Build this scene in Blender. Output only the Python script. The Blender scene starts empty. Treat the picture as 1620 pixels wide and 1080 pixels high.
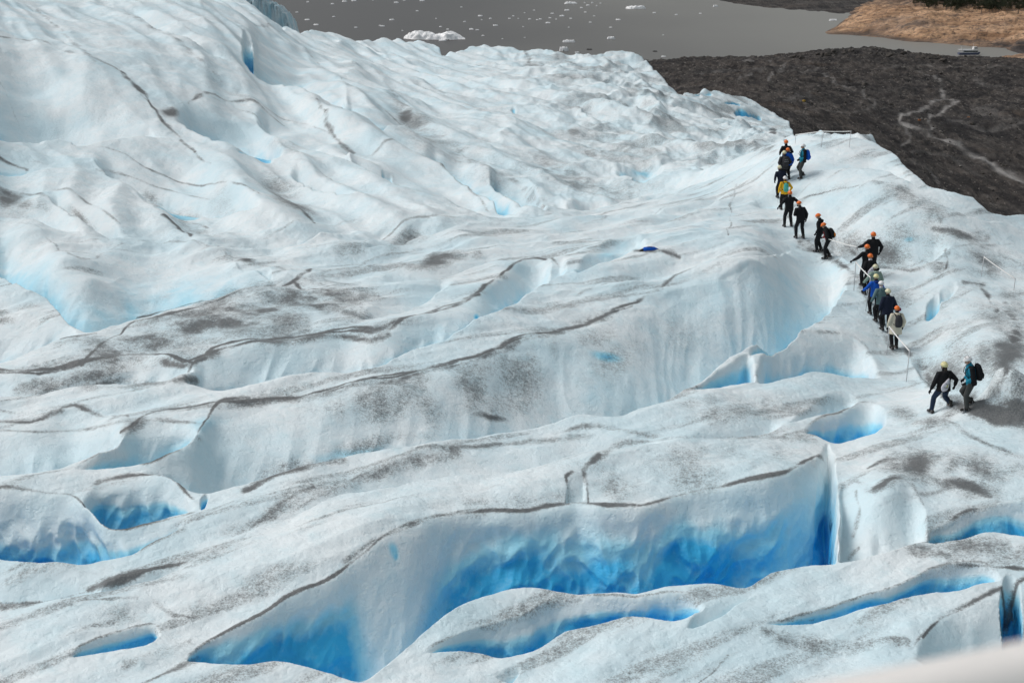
import bpy, bmesh, math, random
import numpy as np
from mathutils import Vector, Matrix
R = math.radians
random.seed(7)
scene = bpy.context.scene
COL = scene.collection
CAMZ = 100.0                      # the lake lies at z = 0, the camera 100 m above it
FPX = 2250.0
PITCH = R(17.5)
cP, sP = math.cos(PITCH), math.sin(PITCH)

# ------------------------------------------------------------------ helpers
def tag(o, label=None, cat=None, group=None, kind=None):
    if label: o['label'] = label
    if cat: o['category'] = cat
    if group: o['group'] = group
    if kind: o['kind'] = kind
    return o

def link(name, me, mat=None, parent=None, smooth=True):
    o = bpy.data.objects.new(name, me)
    COL.objects.link(o)
    if mat is not None:
        for m in (mat if isinstance(mat, (list, tuple)) else [mat]):
            me.materials.append(m)
    if parent is not None:
        o.parent = parent
    if smooth and len(me.polygons):
        me.polygons.foreach_set('use_smooth', np.ones(len(me.polygons), dtype=bool))
    return o

def empty(name, loc=(0, 0, 0), rz=0.0):
    o = bpy.data.objects.new(name, None)
    COL.objects.link(o)
    o.location = loc
    o.rotation_euler = (0, 0, rz)
    o.empty_display_size = 0.2
    return o

def bm_to(name, bm, mat=None, parent=None, smooth=True):
    me = bpy.data.meshes.new(name)
    bm.normal_update()
    bm.to_mesh(me)
    bm.free()
    return link(name, me, mat, parent, smooth)

def grid_mesh(name, X, Y, Z, attrs=None, keep=None):
    """rows x cols vertex arrays -> quad sheet"""
    n, m = X.shape
    co = np.stack([X, Y, Z], -1).astype(np.float32).reshape(-1, 3)
    idx = np.arange(n * m, dtype=np.int32).reshape(n, m)
    q = np.stack([idx[:-1, :-1], idx[:-1, 1:], idx[1:, 1:], idx[1:, :-1]], -1).reshape(-1, 4)
    if keep is not None:
        k = (keep[:-1, :-1] | keep[:-1, 1:] | keep[1:, 1:] | keep[1:, :-1]).reshape(-1)
        q = q[k]
    me = bpy.data.meshes.new(name)
    me.vertices.add(n * m)
    me.vertices.foreach_set('co', co.ravel())
    me.loops.add(q.size)
    me.polygons.add(len(q))
    me.loops.foreach_set('vertex_index', q.ravel().astype(np.int32))
    me.polygons.foreach_set('loop_start', np.arange(0, q.size, 4, dtype=np.int32))
    me.update(calc_edges=True)
    for k, a in (attrs or {}).items():
        at = me.attributes.new(k, 'FLOAT', 'POINT')
        at.data.foreach_set('value', a.astype(np.float32).ravel())
    return me

def ray(u, v):
    yc = (540.0 - np.asarray(v, float)) / FPX
    return (np.asarray(u, float) - 810.0) / FPX, cP + yc * sP, -sP + yc * cP

def at_height(u, v, zr):
    """point of the sight line through photo position (u,v) at height zr below/above the camera"""
    dx, dy, dz = ray(u, v)
    s = zr / dz
    return dx * s, dy * s, zr + 0 * s

def project(x, y, zr):
    f = y * cP - zr * sP
    return 810.0 + FPX * x / f, 540.0 - FPX * (y * sP + zr * cP) / f

def sstep(a, b, x):
    t = np.clip((x - a) / (b - a), 0, 1)
    return t * t * (3 - 2 * t)

_rng = np.random.RandomState(11)
_perm = np.concatenate([_rng.permutation(256)] * 3).astype(np.int32)
_gx = np.cos(np.arange(256) * 2 * np.pi / 256 * 7.31).astype(np.float32)
_gy = np.sin(np.arange(256) * 2 * np.pi / 256 * 7.31).astype(np.float32)
def perlin(x, y, seed=0):
    x = np.asarray(x, np.float32) + seed * 17.37
    y = np.asarray(y, np.float32) + seed * 9.73
    xi = np.floor(x); yi = np.floor(y)
    fx = x - xi; fy = y - yi
    X = xi.astype(np.int32) & 255; Y = yi.astype(np.int32) & 255
    def g(ix, iy, dx, dy):
        h = _perm[_perm[ix & 255] + (iy & 255)]
        return _gx[h] * dx + _gy[h] * dy
    wx = fx * fx * fx * (fx * (fx * 6 - 15) + 10)
    wy = fy * fy * fy * (fy * (fy * 6 - 15) + 10)
    a = g(X, Y, fx, fy); b = g(X + 1, Y, fx - 1, fy)
    c = g(X, Y + 1, fx, fy - 1); d = g(X + 1, Y + 1, fx - 1, fy - 1)
    return ((a + (b - a) * wx) * (1 - wy) + (c + (d - c) * wx) * wy) * 1.5
def fbm(x, y, oct=4, seed=0, gain=0.5):
    s = 0; a = 1.0; f = 1.0
    for i in range(oct):
        s = s + a * perlin(x * f, y * f, seed + i * 3)
        a *= gain; f *= 2.03
    return s
def ridged(x, y, oct=3, seed=0):
    s = 0; a = 1.0; f = 1.0
    for i in range(oct):
        s = s + a * (1 - np.abs(perlin(x * f, y * f, seed + i * 5)) * 2)
        a *= 0.5; f *= 2.1
    return s

class TPS:
    def __init__(self, P, z, reg=1e-4):
        self.P = np.asarray(P, float)
        n = len(self.P)
        d2 = ((self.P[:, None] - self.P[None]) ** 2).sum(-1)
        K = 0.5 * d2 * np.log(d2 + 1e-12) + reg * np.eye(n)
        Q = np.c_[np.ones(n), self.P]
        A = np.block([[K, Q], [Q.T, np.zeros((3, 3))]])
        self.w = np.linalg.solve(A, np.r_[np.asarray(z, float), 0, 0, 0])
    def __call__(self, a, b):
        sh = a.shape
        a = a.ravel().astype(np.float32); b = b.ravel().astype(np.float32)
        n = len(self.P)
        out = (self.w[n] + self.w[n + 1] * a + self.w[n + 2] * b).astype(np.float32)
        for i in range(n):
            d2 = (a - np.float32(self.P[i, 0])) ** 2 + (b - np.float32(self.P[i, 1])) ** 2
            out += np.float32(0.5 * self.w[i]) * d2 * np.log(d2 + np.float32(1e-12))
        return out.reshape(sh)

# ------------------------------------------------------------------ the glacier's mean surface
# (photo u, photo v, height relative to the camera)
ICE = [
 (0,1080,-15.0),(400,1080,-15.0),(810,1080,-15.0),(1200,1080,-15.0),(1620,1080,-15.0),
 (0,900,-14.8),(400,880,-14.6),(810,870,-14.6),(1200,850,-14.6),(1620,870,-14.6),
 (0,700,-14.6),(400,690,-14.5),(810,690,-14.6),(1200,670,-14.8),(1500,648,-14.8),(1620,660,-14.6),
 (0,560,-14.8),(400,600,-14.5),(760,560,-14.5),(1050,480,-14.8),(1200,400,-14.6),(1340,420,-15.6),
 (1418,552,-16.4),(1385,490,-15.8),(1560,540,-15.6),(1600,440,-15.8),(1460,440,-15.7),
 (1310,406,-15.9),(1262,372,-15.7),(1242,325,-15.2),(1240,275,-14.1),(1273,279,-14.0),
 (1350,222,-12.8),(1300,216,-12.9),(1440,275,-13.6),(1510,305,-13.9),(1570,338,-14.6),(1620,340,-15.0),
 (1450,350,-14.6),(1100,330,-15.2),(1000,370,-15.0),
 (490,430,-14.8),(200,385,-14.8),(0,430,-14.3),(540,337,-15.5),(870,337,-16.3),(1150,272,-15.5),
 (1170,250,-18.2),(1235,222,-19.5),(960,300,-18.0),(890,322,-17.2),
 (1000,88,-24),(1000,150,-21.5),(1235,192,-29),(1100,145,-25),(850,88,-24),(700,86,-22.5),(530,60,-18.5),
 (452,45,-16.0),(430,34,-14.8),(395,6,-13.4),(700,200,-18.3),(850,200,-19.5),(1050,220,-20.0),(400,130,-14.2),
 (200,100,-11.6),(0,0,-8.6),(0,150,-11.6),(0,300,-13.8),(200,0,-10.6),(300,250,-14.9),(560,260,-16.0),
 (-250,1080,-15),(-250,600,-14.5),(-250,300,-12.5),(-250,0,-6.0),(1870,1080,-15),(1870,700,-14.6),(1870,430,-15.5),(1870,345,-15.5),(2500,1080,-15.5),(2500,600,-16),(2500,345,-17),(-900,1080,-15),(-900,500,-14),(-900,100,-7),
]
A = np.array(ICE, float)
px, py, pz = at_height(A[:, 0], A[:, 1], A[:, 2])
KT = 3.0
ice_env = TPS(np.c_[KT * px / py, np.log(py)], pz, reg=2e-4)

SIL = np.array([(-400,-200),(0,-60),(300,-50),(370,-14),(392,3),(405,13),(420,25),(432,34),(447,45),(458,48),(468,53),(480,51),(540,57),(600,64),(660,66),(692,72),(700,84),(725,79),(745,74),(790,76),(830,83),(870,85),
 (920,90),(960,86),(988,83),(1008,90),(1030,105),(1058,138),(1080,148),(1110,144),(1140,146),(1172,153),(1210,170),(1232,184),(1247,191),(1252,205),(1256,215),(1275,213),(1300,218),(1325,219),(1350,217),(1380,224),
 (1410,239),(1440,270),(1470,293),(1500,303),(1540,313),(1565,335),(1590,341),(1620,339),(1900,345)], float)

# ------------------------------------------------------------------ crevasse walls and hollows:
# (far lip, near edge) along the hollow, depth factor k, where the wall starts b, blue amount, blue from/to depth, lip dirt, dirt width
F = []
def hollow(pts, k=1.6, b=.35, blue=.5, s=(.25, .8), dirt=.5, w=4.0, Hn=25.0, p=1.25, a=.10, rough=1.0, e=None, bm=None, km=None, ro=.14, dm=None):
    P = np.array(pts, float)
    if e is None: e = min(40, max(5, .16 * (P[-1, 0] - P[0, 0])))
    F.append(dict(P=P, e=e, bm=bm, km=km, dm=dm, ro=ro if k > 1.05 else .30, k=k, b=b, blue=blue, s=s, dirt=dirt, w=w, Hn=Hn, p=p, a=a, rough=rough))

# the big blue crevasse in the foreground
hollow([(293,1037,1039),(307,1023,1043),(337,1003,1052),(393,973,1053),(433,950,1050),(460,933,1056),(500,917,1062),(540,900,1067),(558,882,1074),(575,872,1073),(600,852,1057),(633,833,1035),
        (700,815,985),(740,808,962),(773,803,945),(800,804,932),(830,803,929),(857,797,930),(890,792,935),(913,788,938),(925,792,939),(950,800,940),(973,803,940),(1013,800,940),(1040,788,935),(1080,776,928),(1120,770,925),
        (1180,761,928),(1205,757,915),(1223,754,904),(1260,741,899),(1290,722,896),(1303,712,894),(1309,716,893)], k=2.3, b=.42, blue=1.0, s=(.12,.78), dirt=1.2, w=4.5, e=14, bm=[(293,1.1),(520,1.1),(546,.85),(570,.3),(600,.12),(660,.10),(690,.4),(712,.9),(740,1),(1150,1),(1210,.75),(1255,.35),(1285,.45)], km=[(293,1),(500,1),(540,.85),(575,.5),(605,.38),(660,.40),(690,.62),(715,.9),(740,1),(1230,1),(1270,.9)])
hollow([(1290,722,896),(1302,705,895),(1312,690,894),(1320,715,893),(1326,770,893)], k=1.5, b=.5, blue=.95, s=(.02,.75), dirt=.1, Hn=60, e=5)
hollow([(1326,770,893),(1334,742,891),(1350,760,890),(1375,778,882),(1400,772,875),(1440,760,862),(1458,790,854),(1470,830,852)], k=.85, b=.05, p=1.0, blue=.03, dirt=.35, w=10, e=8)
# crevasse below it
hollow([(660,1035,1036),(707,1013,1029),(753,993,1028),(780,984,1032),(795,978,1037),(815,973,1033),(837,966,1028),(852,952,1024),(870,942,1013),(885,939,998),(913,940,988),(967,943,983),(1007,944,984),(1040,941,988),(1075,939,988),(1100,945,975),(1120,955,962)],
       k=1.9, b=.4, blue=.8, s=(.32,.75), dirt=.45, w=3)
hollow([(1085,990,1003),(1110,960,1000),(1140,945,985),(1165,938,962),(1185,932,944),(1200,926,932)], k=.9, b=.2, blue=.22, dirt=.1, s=(.3,1))
hollow([(780,1062,1065),(795,1055,1072),(808,1050,1076),(820,1048,1066),(828,1050,1054)], k=1.0, b=.3, blue=.3, dirt=.1)
# lower right
hollow([(1193,988,989),(1247,977,986),(1280,966,982),(1313,955,975),(1363,939,959),(1400,931,955),(1425,922,947),(1447,911,940),(1480,897,932),(1510,890,935),(1530,888,930),(1547,888,923),(1570,893,919),(1586,903,914)], k=2.0, b=.42, blue=.75, s=(.25,.75), dirt=.4, w=3, Hn=16)
hollow([(1440,1035,1042),(1473,987,1065),(1513,963,1110),(1540,950,1150),(1560,938,1180),(1590,925,1230),(1625,912,1250),(1700,900,1260)], k=1.1, b=.2, blue=.25, s=(.3,1), dirt=.6, w=7)
hollow([(1583,915,960),(1592,905,1010),(1604,906,1022),(1613,925,1016),(1620,950,985)], k=2.6, b=.5, blue=.9, s=(.1,.5), dirt=.1)
hollow([(1456,854,855),(1480,833,856),(1505,818,853),(1530,806,850),(1555,801,842),(1580,797,838),(1605,794,845),(1640,792,850),(1720,790,850)], k=1.9, b=.4, blue=.85, s=(.2,.7), dirt=.55, w=4, Hn=22)
# lower left
hollow([(97,1042,1043),(133,1017,1037),(183,997,1027),(215,986,1021),(233,982,1018),(247,983,1004),(257,990,994)], k=1.9, b=.4, blue=.7, s=(.3,.75), dirt=.5, w=3)
hollow([(-60,772,885),(0,773,888),(67,777,893),(110,778,893),(140,800,888),(160,826,882),(190,832,877),(213,828,873),(250,820,855),(283,815,840),(317,806,809)], k=2.0, b=.42, blue=.75, s=(.45,.85), dirt=.9, w=3.5, Hn=60)
hollow([(126,785,793),(135,772,800),(147,763,812),(160,757,827),(175,753,832),(190,751,833),(213,749,828),(253,750,818),(275,757,813),(290,768,811),(305,785,806),(317,797,803)], k=1.5, b=.35, blue=.75, s=(.38,.7), dirt=.7, w=5, Hn=50)
hollow([(316,794,806),(321,780,805),(326,775,797),(331,776,786)], k=2.0, b=.4, blue=.8, s=(.2,.7), dirt=.2)
hollow([(130,940,942),(160,922,938),(200,900,930),(240,888,918),(280,882,902),(312,880,888)], k=1.0, b=.35, blue=.0, dirt=.2)
hollow([(-60,905,950),(0,902,950),(60,897,951),(110,895,948),(150,900,940),(175,905,925)], k=1.0, b=.2, blue=.10, dirt=.1)
# the long dark-lipped wall through the middle and its continuation into the big pale wall below the path
hollow([(215,733,745),(260,724,755),(300,705,772),(320,676,778),(330,655,777),(345,639,775),(370,633,771),(400,629,765),(467,622,748),(540,612,727),(620,593,711),(680,580,703),(707,575,698),(760,560,690),(807,542,681),(873,520,668),(917,508,656),(945,498,660),(980,485,658),
        (1007,474,652),(1040,455,640),(1080,430,622),(1110,418,602),(1150,407,570),(1200,399,543),(1250,399,520),(1290,404,497),(1320,412,470),(1340,420,442),(1352,427,430)], k=1.15, b=.12, p=1.05, blue=.30, s=(.35,1.0), dirt=1.0, w=4.5, Hn=40, rough=.7, dm=[(215,1),(960,.9),(1060,.5),(1110,.08),(1350,.08)])
hollow([(1180,560,566),(1215,520,556),(1260,495,530),(1300,470,505),(1325,445,476),(1342,425,446)], k=2.0, b=.4, blue=.45, s=(.1,.8), dirt=.0)
hollow([(105,742,743),(130,732,742),(150,722,741),(187,695,738),(215,671,734),(240,666,730),(260,664,724),(290,667,712),(312,672,688),(322,672,676)], k=1.3, b=.3, blue=.42, s=(.25,.9), dirt=.45, w=4)
# hollows by the path
hollow([(1193,572,604),(1200,558,604),(1210,546,603),(1230,533,600),(1250,527,597),(1267,525,594),(1313,526,593),(1350,531,598),(1380,558,600),(1396,586,598)], k=1.5, b=.25, blue=.62, s=(.35,.85), dirt=.35, w=4, Hn=40)
hollow([(1088,614,616),(1110,602,616),(1130,588,613),(1160,570,609),(1185,556,605),(1195,560,604)], k=1.9, b=.4, blue=.6, s=(.1,.7), dirt=.15)
hollow([(1240,674,676),(1260,654,668),(1290,631,660),(1320,619,650),(1345,619,641),(1362,628,633)], k=1.2, b=.2, blue=.4, s=(.3,1), dirt=.15)
hollow([(1263,683,685),(1285,668,686),(1300,658,690),(1315,654,697),(1330,649,697),(1345,641,694),(1365,633,689),(1385,636,682),(1398,645,674),(1405,656,665)], k=1.7, b=.38, blue=.8, s=(.3,.75), dirt=.5, w=3)
hollow([(1030,695,698),(1080,683,697),(1130,668,695),(1180,660,690),(1225,655,680),(1250,660,668)], k=.9, b=.2, blue=.2, s=(.3,1), dirt=.0)
hollow([(1462,492,508),(1468,478,508),(1476,463,504),(1484,460,495),(1490,466,474)], k=1.1, b=.3, blue=.45, s=(.1,.8), dirt=.1)
hollow([(1482,466,474),(1492,450,478),(1505,445,470),(1516,444,455)], k=.8, b=.3, blue=.28, s=(.1,.8), dirt=.1)
hollow([(1400,462,466),(1420,450,462),(1440,447,456),(1455,450,453)], k=.8, b=.3, blue=.35, s=(.1,.8), dirt=.1)
hollow([(1438,552,566),(1460,532,600),(1500,538,632),(1540,528,640),(1570,540,632),(1588,578,606)], k=.62, b=.1, p=1, blue=.12, s=(.3,1.), dirt=.2, w=8)
hollow([(1285,382,388),(1330,350,408),(1380,335,424),(1420,330,427),(1460,336,422),(1490,350,405),(1512,372,384)], k=.72, b=.06, p=1, blue=.08, s=(.4,1), dirt=.0)
# folds of the hump the walkers climb
hollow([(1248,270,273),(1270,262,272),(1300,252,269),(1340,240,265),(1380,240,266),(1415,254,276),(1442,276,291),(1455,290,296)], k=.75, b=.1, p=1, blue=.10, s=(.2,.9), dirt=.0)
hollow([(1440,300,304),(1470,300,318),(1510,312,335),(1560,335,352),(1600,345,352)], k=.5, b=.1, p=1, blue=.08, dirt=.0)
hollow([(1180,318,322),(1205,308,330),(1225,312,330),(1236,322,328)], k=.6, b=.2, blue=.3, s=(.1,.6), dirt=.0)
hollow([(1090,412,416),(1140,395,412),(1200,385,402),(1260,385,398),(1290,393,398)], k=.5, b=.2, p=1, blue=.06, dirt=.0)
# soft steps of the near benches
hollow([(380,842,846),(467,803,813),(540,768,779),(580,744,776),(660,711,753),(760,704,746),(850,689,741),(920,672,724),(1000,680,712),(1060,686,699)], k=.9, b=.12, p=1, blue=.05, dirt=.45, w=6)
hollow([(893,790,792),(897,760,791),(905,752,790),(918,745,790),(926,742,790)], k=.6, b=.2, blue=.12, dirt=.2, w=3)
# middle left
hollow([(-60,587,630),(0,587,628),(50,587,624),(100,577,614),(150,566,608),(195,560,607),(233,558,608),(260,560,606),(285,568,598),(310,572,580),(322,566,569)], k=1.2, b=.2, blue=.14, s=(.3,1), dirt=1.0, w=3)
hollow([(285,592,605),(305,572,611),(325,556,613),(350,546,615),(400,536,612),(450,533,600),(500,528,593),(540,520,590),(593,525,582),(620,522,571),(640,510,560),(673,494,547),(707,483,533),(757,465,503),(790,440,490),(820,415,474),(840,404,462),(860,402,449),(873,409,440),(890,425,428)], k=1.35, b=.2, blue=.32, s=(.3,.95), dirt=.8, w=3.5)
hollow([(-60,662,756),(0,663,755),(43,665,754),(77,656,748),(97,646,740),(115,644,733),(140,648,725),(175,657,710),(197,664,690),(210,668,672)], k=1.3, b=.2, blue=.4, s=(.5,.9), dirt=.6, w=4)
hollow([(-60,640,656),(0,645,657),(30,649,657),(50,650,654)], k=1.2, b=.3, blue=.2, dirt=.4, w=3)
hollow([(-60,330,420),(0,335,427),(17,345,450),(40,360,462),(67,372,463),(90,392,490),(110,406,517),(137,416,528),(170,400,518),(200,382,508),(233,374,500),(260,375,492),(283,379,486),(317,387,480),(350,397,470),(370,408,466),(400,416,458),(440,420,447),(475,430,436)], k=1.0, b=.12, p=1.1, blue=.55, s=(.0,.95), dirt=.25, w=3, Hn=60, e=70, ro=.3)
hollow([(203,386,392),(215,381,406),(235,378,418),(250,378,419),(268,380,414),(284,389,396)], k=.5, b=.2, blue=.2, s=(.1,.6), dirt=.0)
hollow([(-60,485,580),(0,495,577),(40,503,564),(80,502,547),(110,515,538),(136,527,531)], k=1.2, b=.2, blue=.45, s=(.35,.95), dirt=.2)
hollow([(366,408,413),(380,411,424),(400,416,424),(430,420,440),(436,428,436)], k=1.1, b=.3, blue=.15, dirt=.2)
# middle, between the near ridges and the far slope
hollow([(905,426,432),(930,400,428),(960,384,415),(985,372,405),(1005,368,398),(1025,376,390)], k=1.1, b=.2, blue=.28, s=(.2,1.), dirt=.1)
hollow([(800,452,458),(840,425,452),(880,405,440),(900,402,428)], k=.8, b=.2, blue=.2, s=(.2,1.), dirt=.1)
hollow([(560,500,506),(600,470,504),(640,455,490),(690,440,468),(720,430,446)], k=.9, b=.2, blue=.2, s=(.2,1), dirt=.1)
hollow([(590,440,445),(640,425,448),(700,420,440),(760,405,424),(800,398,408)], k=.8, b=.2, blue=.1, dirt=.3, w=3)
hollow([(545,425,430),(580,408,424),(640,396,412),(700,388,400),(740,384,390)], k=.9, b=.2, blue=.1, dirt=.3, w=3)
hollow([(370,385,390),(420,372,392),(480,360,386),(540,345,372),(580,340,352)], k=.9, b=.2, blue=.2, dirt=.2, w=3)
hollow([(560,392,397),(610,370,394),(660,352,378),(720,346,364),(760,342,350)], k=.9, b=.2, blue=.12, dirt=.35, w=3)
hollow([(1000,352,356),(1040,335,352),(1090,318,340),(1130,305,322),(1160,296,303)], k=.9, b=.2, blue=.22, s=(.2,1), dirt=.15, w=2)
hollow([(880,364,368),(930,350,368),(980,338,356),(1030,330,342),(1060,326,331)], k=.9, b=.2, blue=.15, dirt=.2, w=2)
hollow([(1075,442,445),(1110,425,440),(1160,412,428),(1200,402,412)], k=.7, b=.2, blue=.15, dirt=.1)
# behind the path ridge: the ground falls into the valley
hollow([(868,325,337),(930,302,331),(1000,290,322),(1080,276,302),(1150,262,276),(1200,245,258),(1236,232,240)], k=1.1, b=.45, blue=.08, dirt=.0, a=.25)
# far slope, running down to the right
hollow([(-60,55,205),(0,68,213),(40,63,215),(67,63,217),(110,78,222),(140,88,226),(157,93,225),(187,107,215),(217,137,207),(233,153,204),(257,183,206),(272,198,212)], k=.85, b=.06, p=1, blue=.22, s=(.35,1.), dirt=.35, w=2.5)
hollow([(112,210,225),(122,206,227),(135,210,226),(147,219,223)], k=1.6, b=.4, blue=.6, s=(.2,.8), dirt=0)
hollow([(-60,100,160),(0,108,190),(15,135,200),(40,170,212),(60,195,218),(75,210,220)], k=1.0, b=.3, blue=.35, s=(.4,1.), dirt=.2, w=2)
hollow([(140,226,240),(165,232,275),(200,241,292),(233,253,310),(265,260,318),(300,268,326),(335,279,330),(367,290,332),(400,307,334),(420,320,332)], k=.95, b=.15, p=1, blue=.22, s=(.3,1), dirt=.6, w=2)
hollow([(232,308,312),(250,311,318),(280,314,326),(310,320,328),(330,327,330)], k=1.6, b=.4, blue=.55, s=(.2,.8), dirt=.1)
hollow([(272,172,182),(285,168,193),(300,166,206),(325,165,218),(347,167,228),(373,172,236),(403,182,246),(433,212,254),(452,235,256)], k=1.1, b=.2, blue=.42, s=(.3,.95), dirt=.25, w=2)
hollow([(370,238,242),(395,236,248),(420,243,255),(436,252,257)], k=1.4, b=.4, blue=.7, s=(.15,.7), dirt=.1)
hollow([(400,165,185),(420,168,206),(445,172,222),(483,178,238),(520,196,252),(550,225,263),(566,250,264)], k=1.0, b=.15, p=1, blue=.32, s=(.25,1), dirt=.25, w=2)
hollow([(186,10,14),(207,6,28),(253,22,58),(300,50,70),(340,72,92),(368,94,99)], k=1.0, b=.15, blue=.3, s=(.2,1), dirt=.2, w=2)
hollow([(380,40,78),(390,37,100),(410,39,115),(443,50,128),(473,63,138),(500,90,150),(540,120,166),(565,148,172)], k=1.0, b=.12, p=1, blue=.34, s=(.2,1), dirt=.25, w=2)
hollow([(382,48,80),(388,46,92),(396,50,95),(402,60,84)], k=1.5, b=.4, blue=.6, s=(.2,.8), dirt=0)
hollow([(538,122,168),(570,140,182),(600,160,198),(627,180,207),(655,205,214)], k=1.0, b=.12, p=1, blue=.35, s=(.2,1), dirt=.4, w=2)
hollow([(665,228,240),(680,228,256),(700,231,276),(727,234,293),(747,256,306),(773,277,318),(800,305,333),(826,331,336)], k=1.05, b=.12, p=1, blue=.55, s=(.15,1), dirt=.25, w=2)
hollow([(770,270,280),(785,267,296),(800,267,311),(820,272,325),(836,281,331),(853,303,335),(868,333,337)], k=1.1, b=.15, p=1, blue=.35, s=(.2,1), dirt=.2, w=2)
hollow([(538,216,252),(565,228,268),(587,230,277),(627,230,293),(650,246,299),(683,266,311),(715,284,322),(740,301,331),(785,332,337)], k=.95, b=.12, p=1, blue=.26, s=(.2,1), dirt=.4, w=2)
hollow([(600,240,262),(607,238,282),(618,240,287),(624,250,280)], k=1.2, b=.3, blue=.5, s=(.2,.9), dirt=0)
hollow([(455,262,275),(480,268,296),(510,280,310),(540,300,320),(570,316,322)], k=.9, b=.2, blue=.2, dirt=.3, w=2)
hollow([(-60,225,258),(0,232,262),(30,240,263),(70,252,264),(90,262,266)], k=.9, b=.2, blue=.2, dirt=.2, w=2)
hollow([(-60,285,322),(0,288,330),(40,298,350),(80,318,365),(110,345,372),(135,368,378)], k=.7, b=.15, blue=.15, dirt=.5, w=5)
hollow([(70,300,310),(110,306,345),(150,325,372),(180,350,378),(200,372,380)], k=.8, b=.2, blue=.15, dirt=.4, w=4)
hollow([(210,285,297),(240,295,325),(280,325,345),(320,340,365),(350,360,372)], k=.8, b=.2, blue=.12, dirt=.5, w=3)
# the far jumble
hollow([(970,258,266),(1000,254,285),(1020,252,288),(1040,258,284),(1056,270,278)], k=1.2, b=.25, blue=.4, s=(.2,1), dirt=.1)
hollow([(960,292,298),(990,284,300),(1030,283,300),(1060,290,298)], k=.9, b=.25, blue=.1, dirt=.0)
hollow([(1165,172,178),(1180,177,184),(1198,180,188),(1206,184,188)], k=2.0, b=.45, blue=1.0, s=(.1,.6), dirt=0, Hn=6)
hollow([(1145,162,166),(1158,161,168),(1172,165,168)], k=2.0, b=.45, blue=.8, s=(.1,.6), dirt=0, Hn=6)
hollow([(1160,176,180),(1170,177,184),(1180,182,185)], k=2.0, b=.45, blue=.8, s=(.1,.6), dirt=0, Hn=6)
hollow([(1200,205,208),(1208,205,212),(1214,208,211)], k=2.0, b=.45, blue=.9, s=(.1,.6), dirt=0, Hn=6)
hollow([(1086,145,148),(1100,143,152),(1120,146,155),(1130,150,154)], k=1.4, b=.4, blue=.5, s=(.1,.6), dirt=0, Hn=8)
hollow([(900,155,160),(930,158,175),(965,170,186),(990,180,188)], k=.9, b=.2, blue=.2, dirt=.2, w=2)
hollow([(806,168,171),(813,167,177),(818,169,175)], k=1.6, b=.4, blue=.8, s=(.2,.8), dirt=0)
hollow([(690,138,146),(720,140,152),(760,142,153),(790,148,152)], k=.9, b=.2, blue=.15, dirt=.1)
hollow([(752,492,498),(756,490,503),(760,493,500)], k=2.2, b=.5, blue=1.0, s=(.05,.4), dirt=0, Hn=5)

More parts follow.
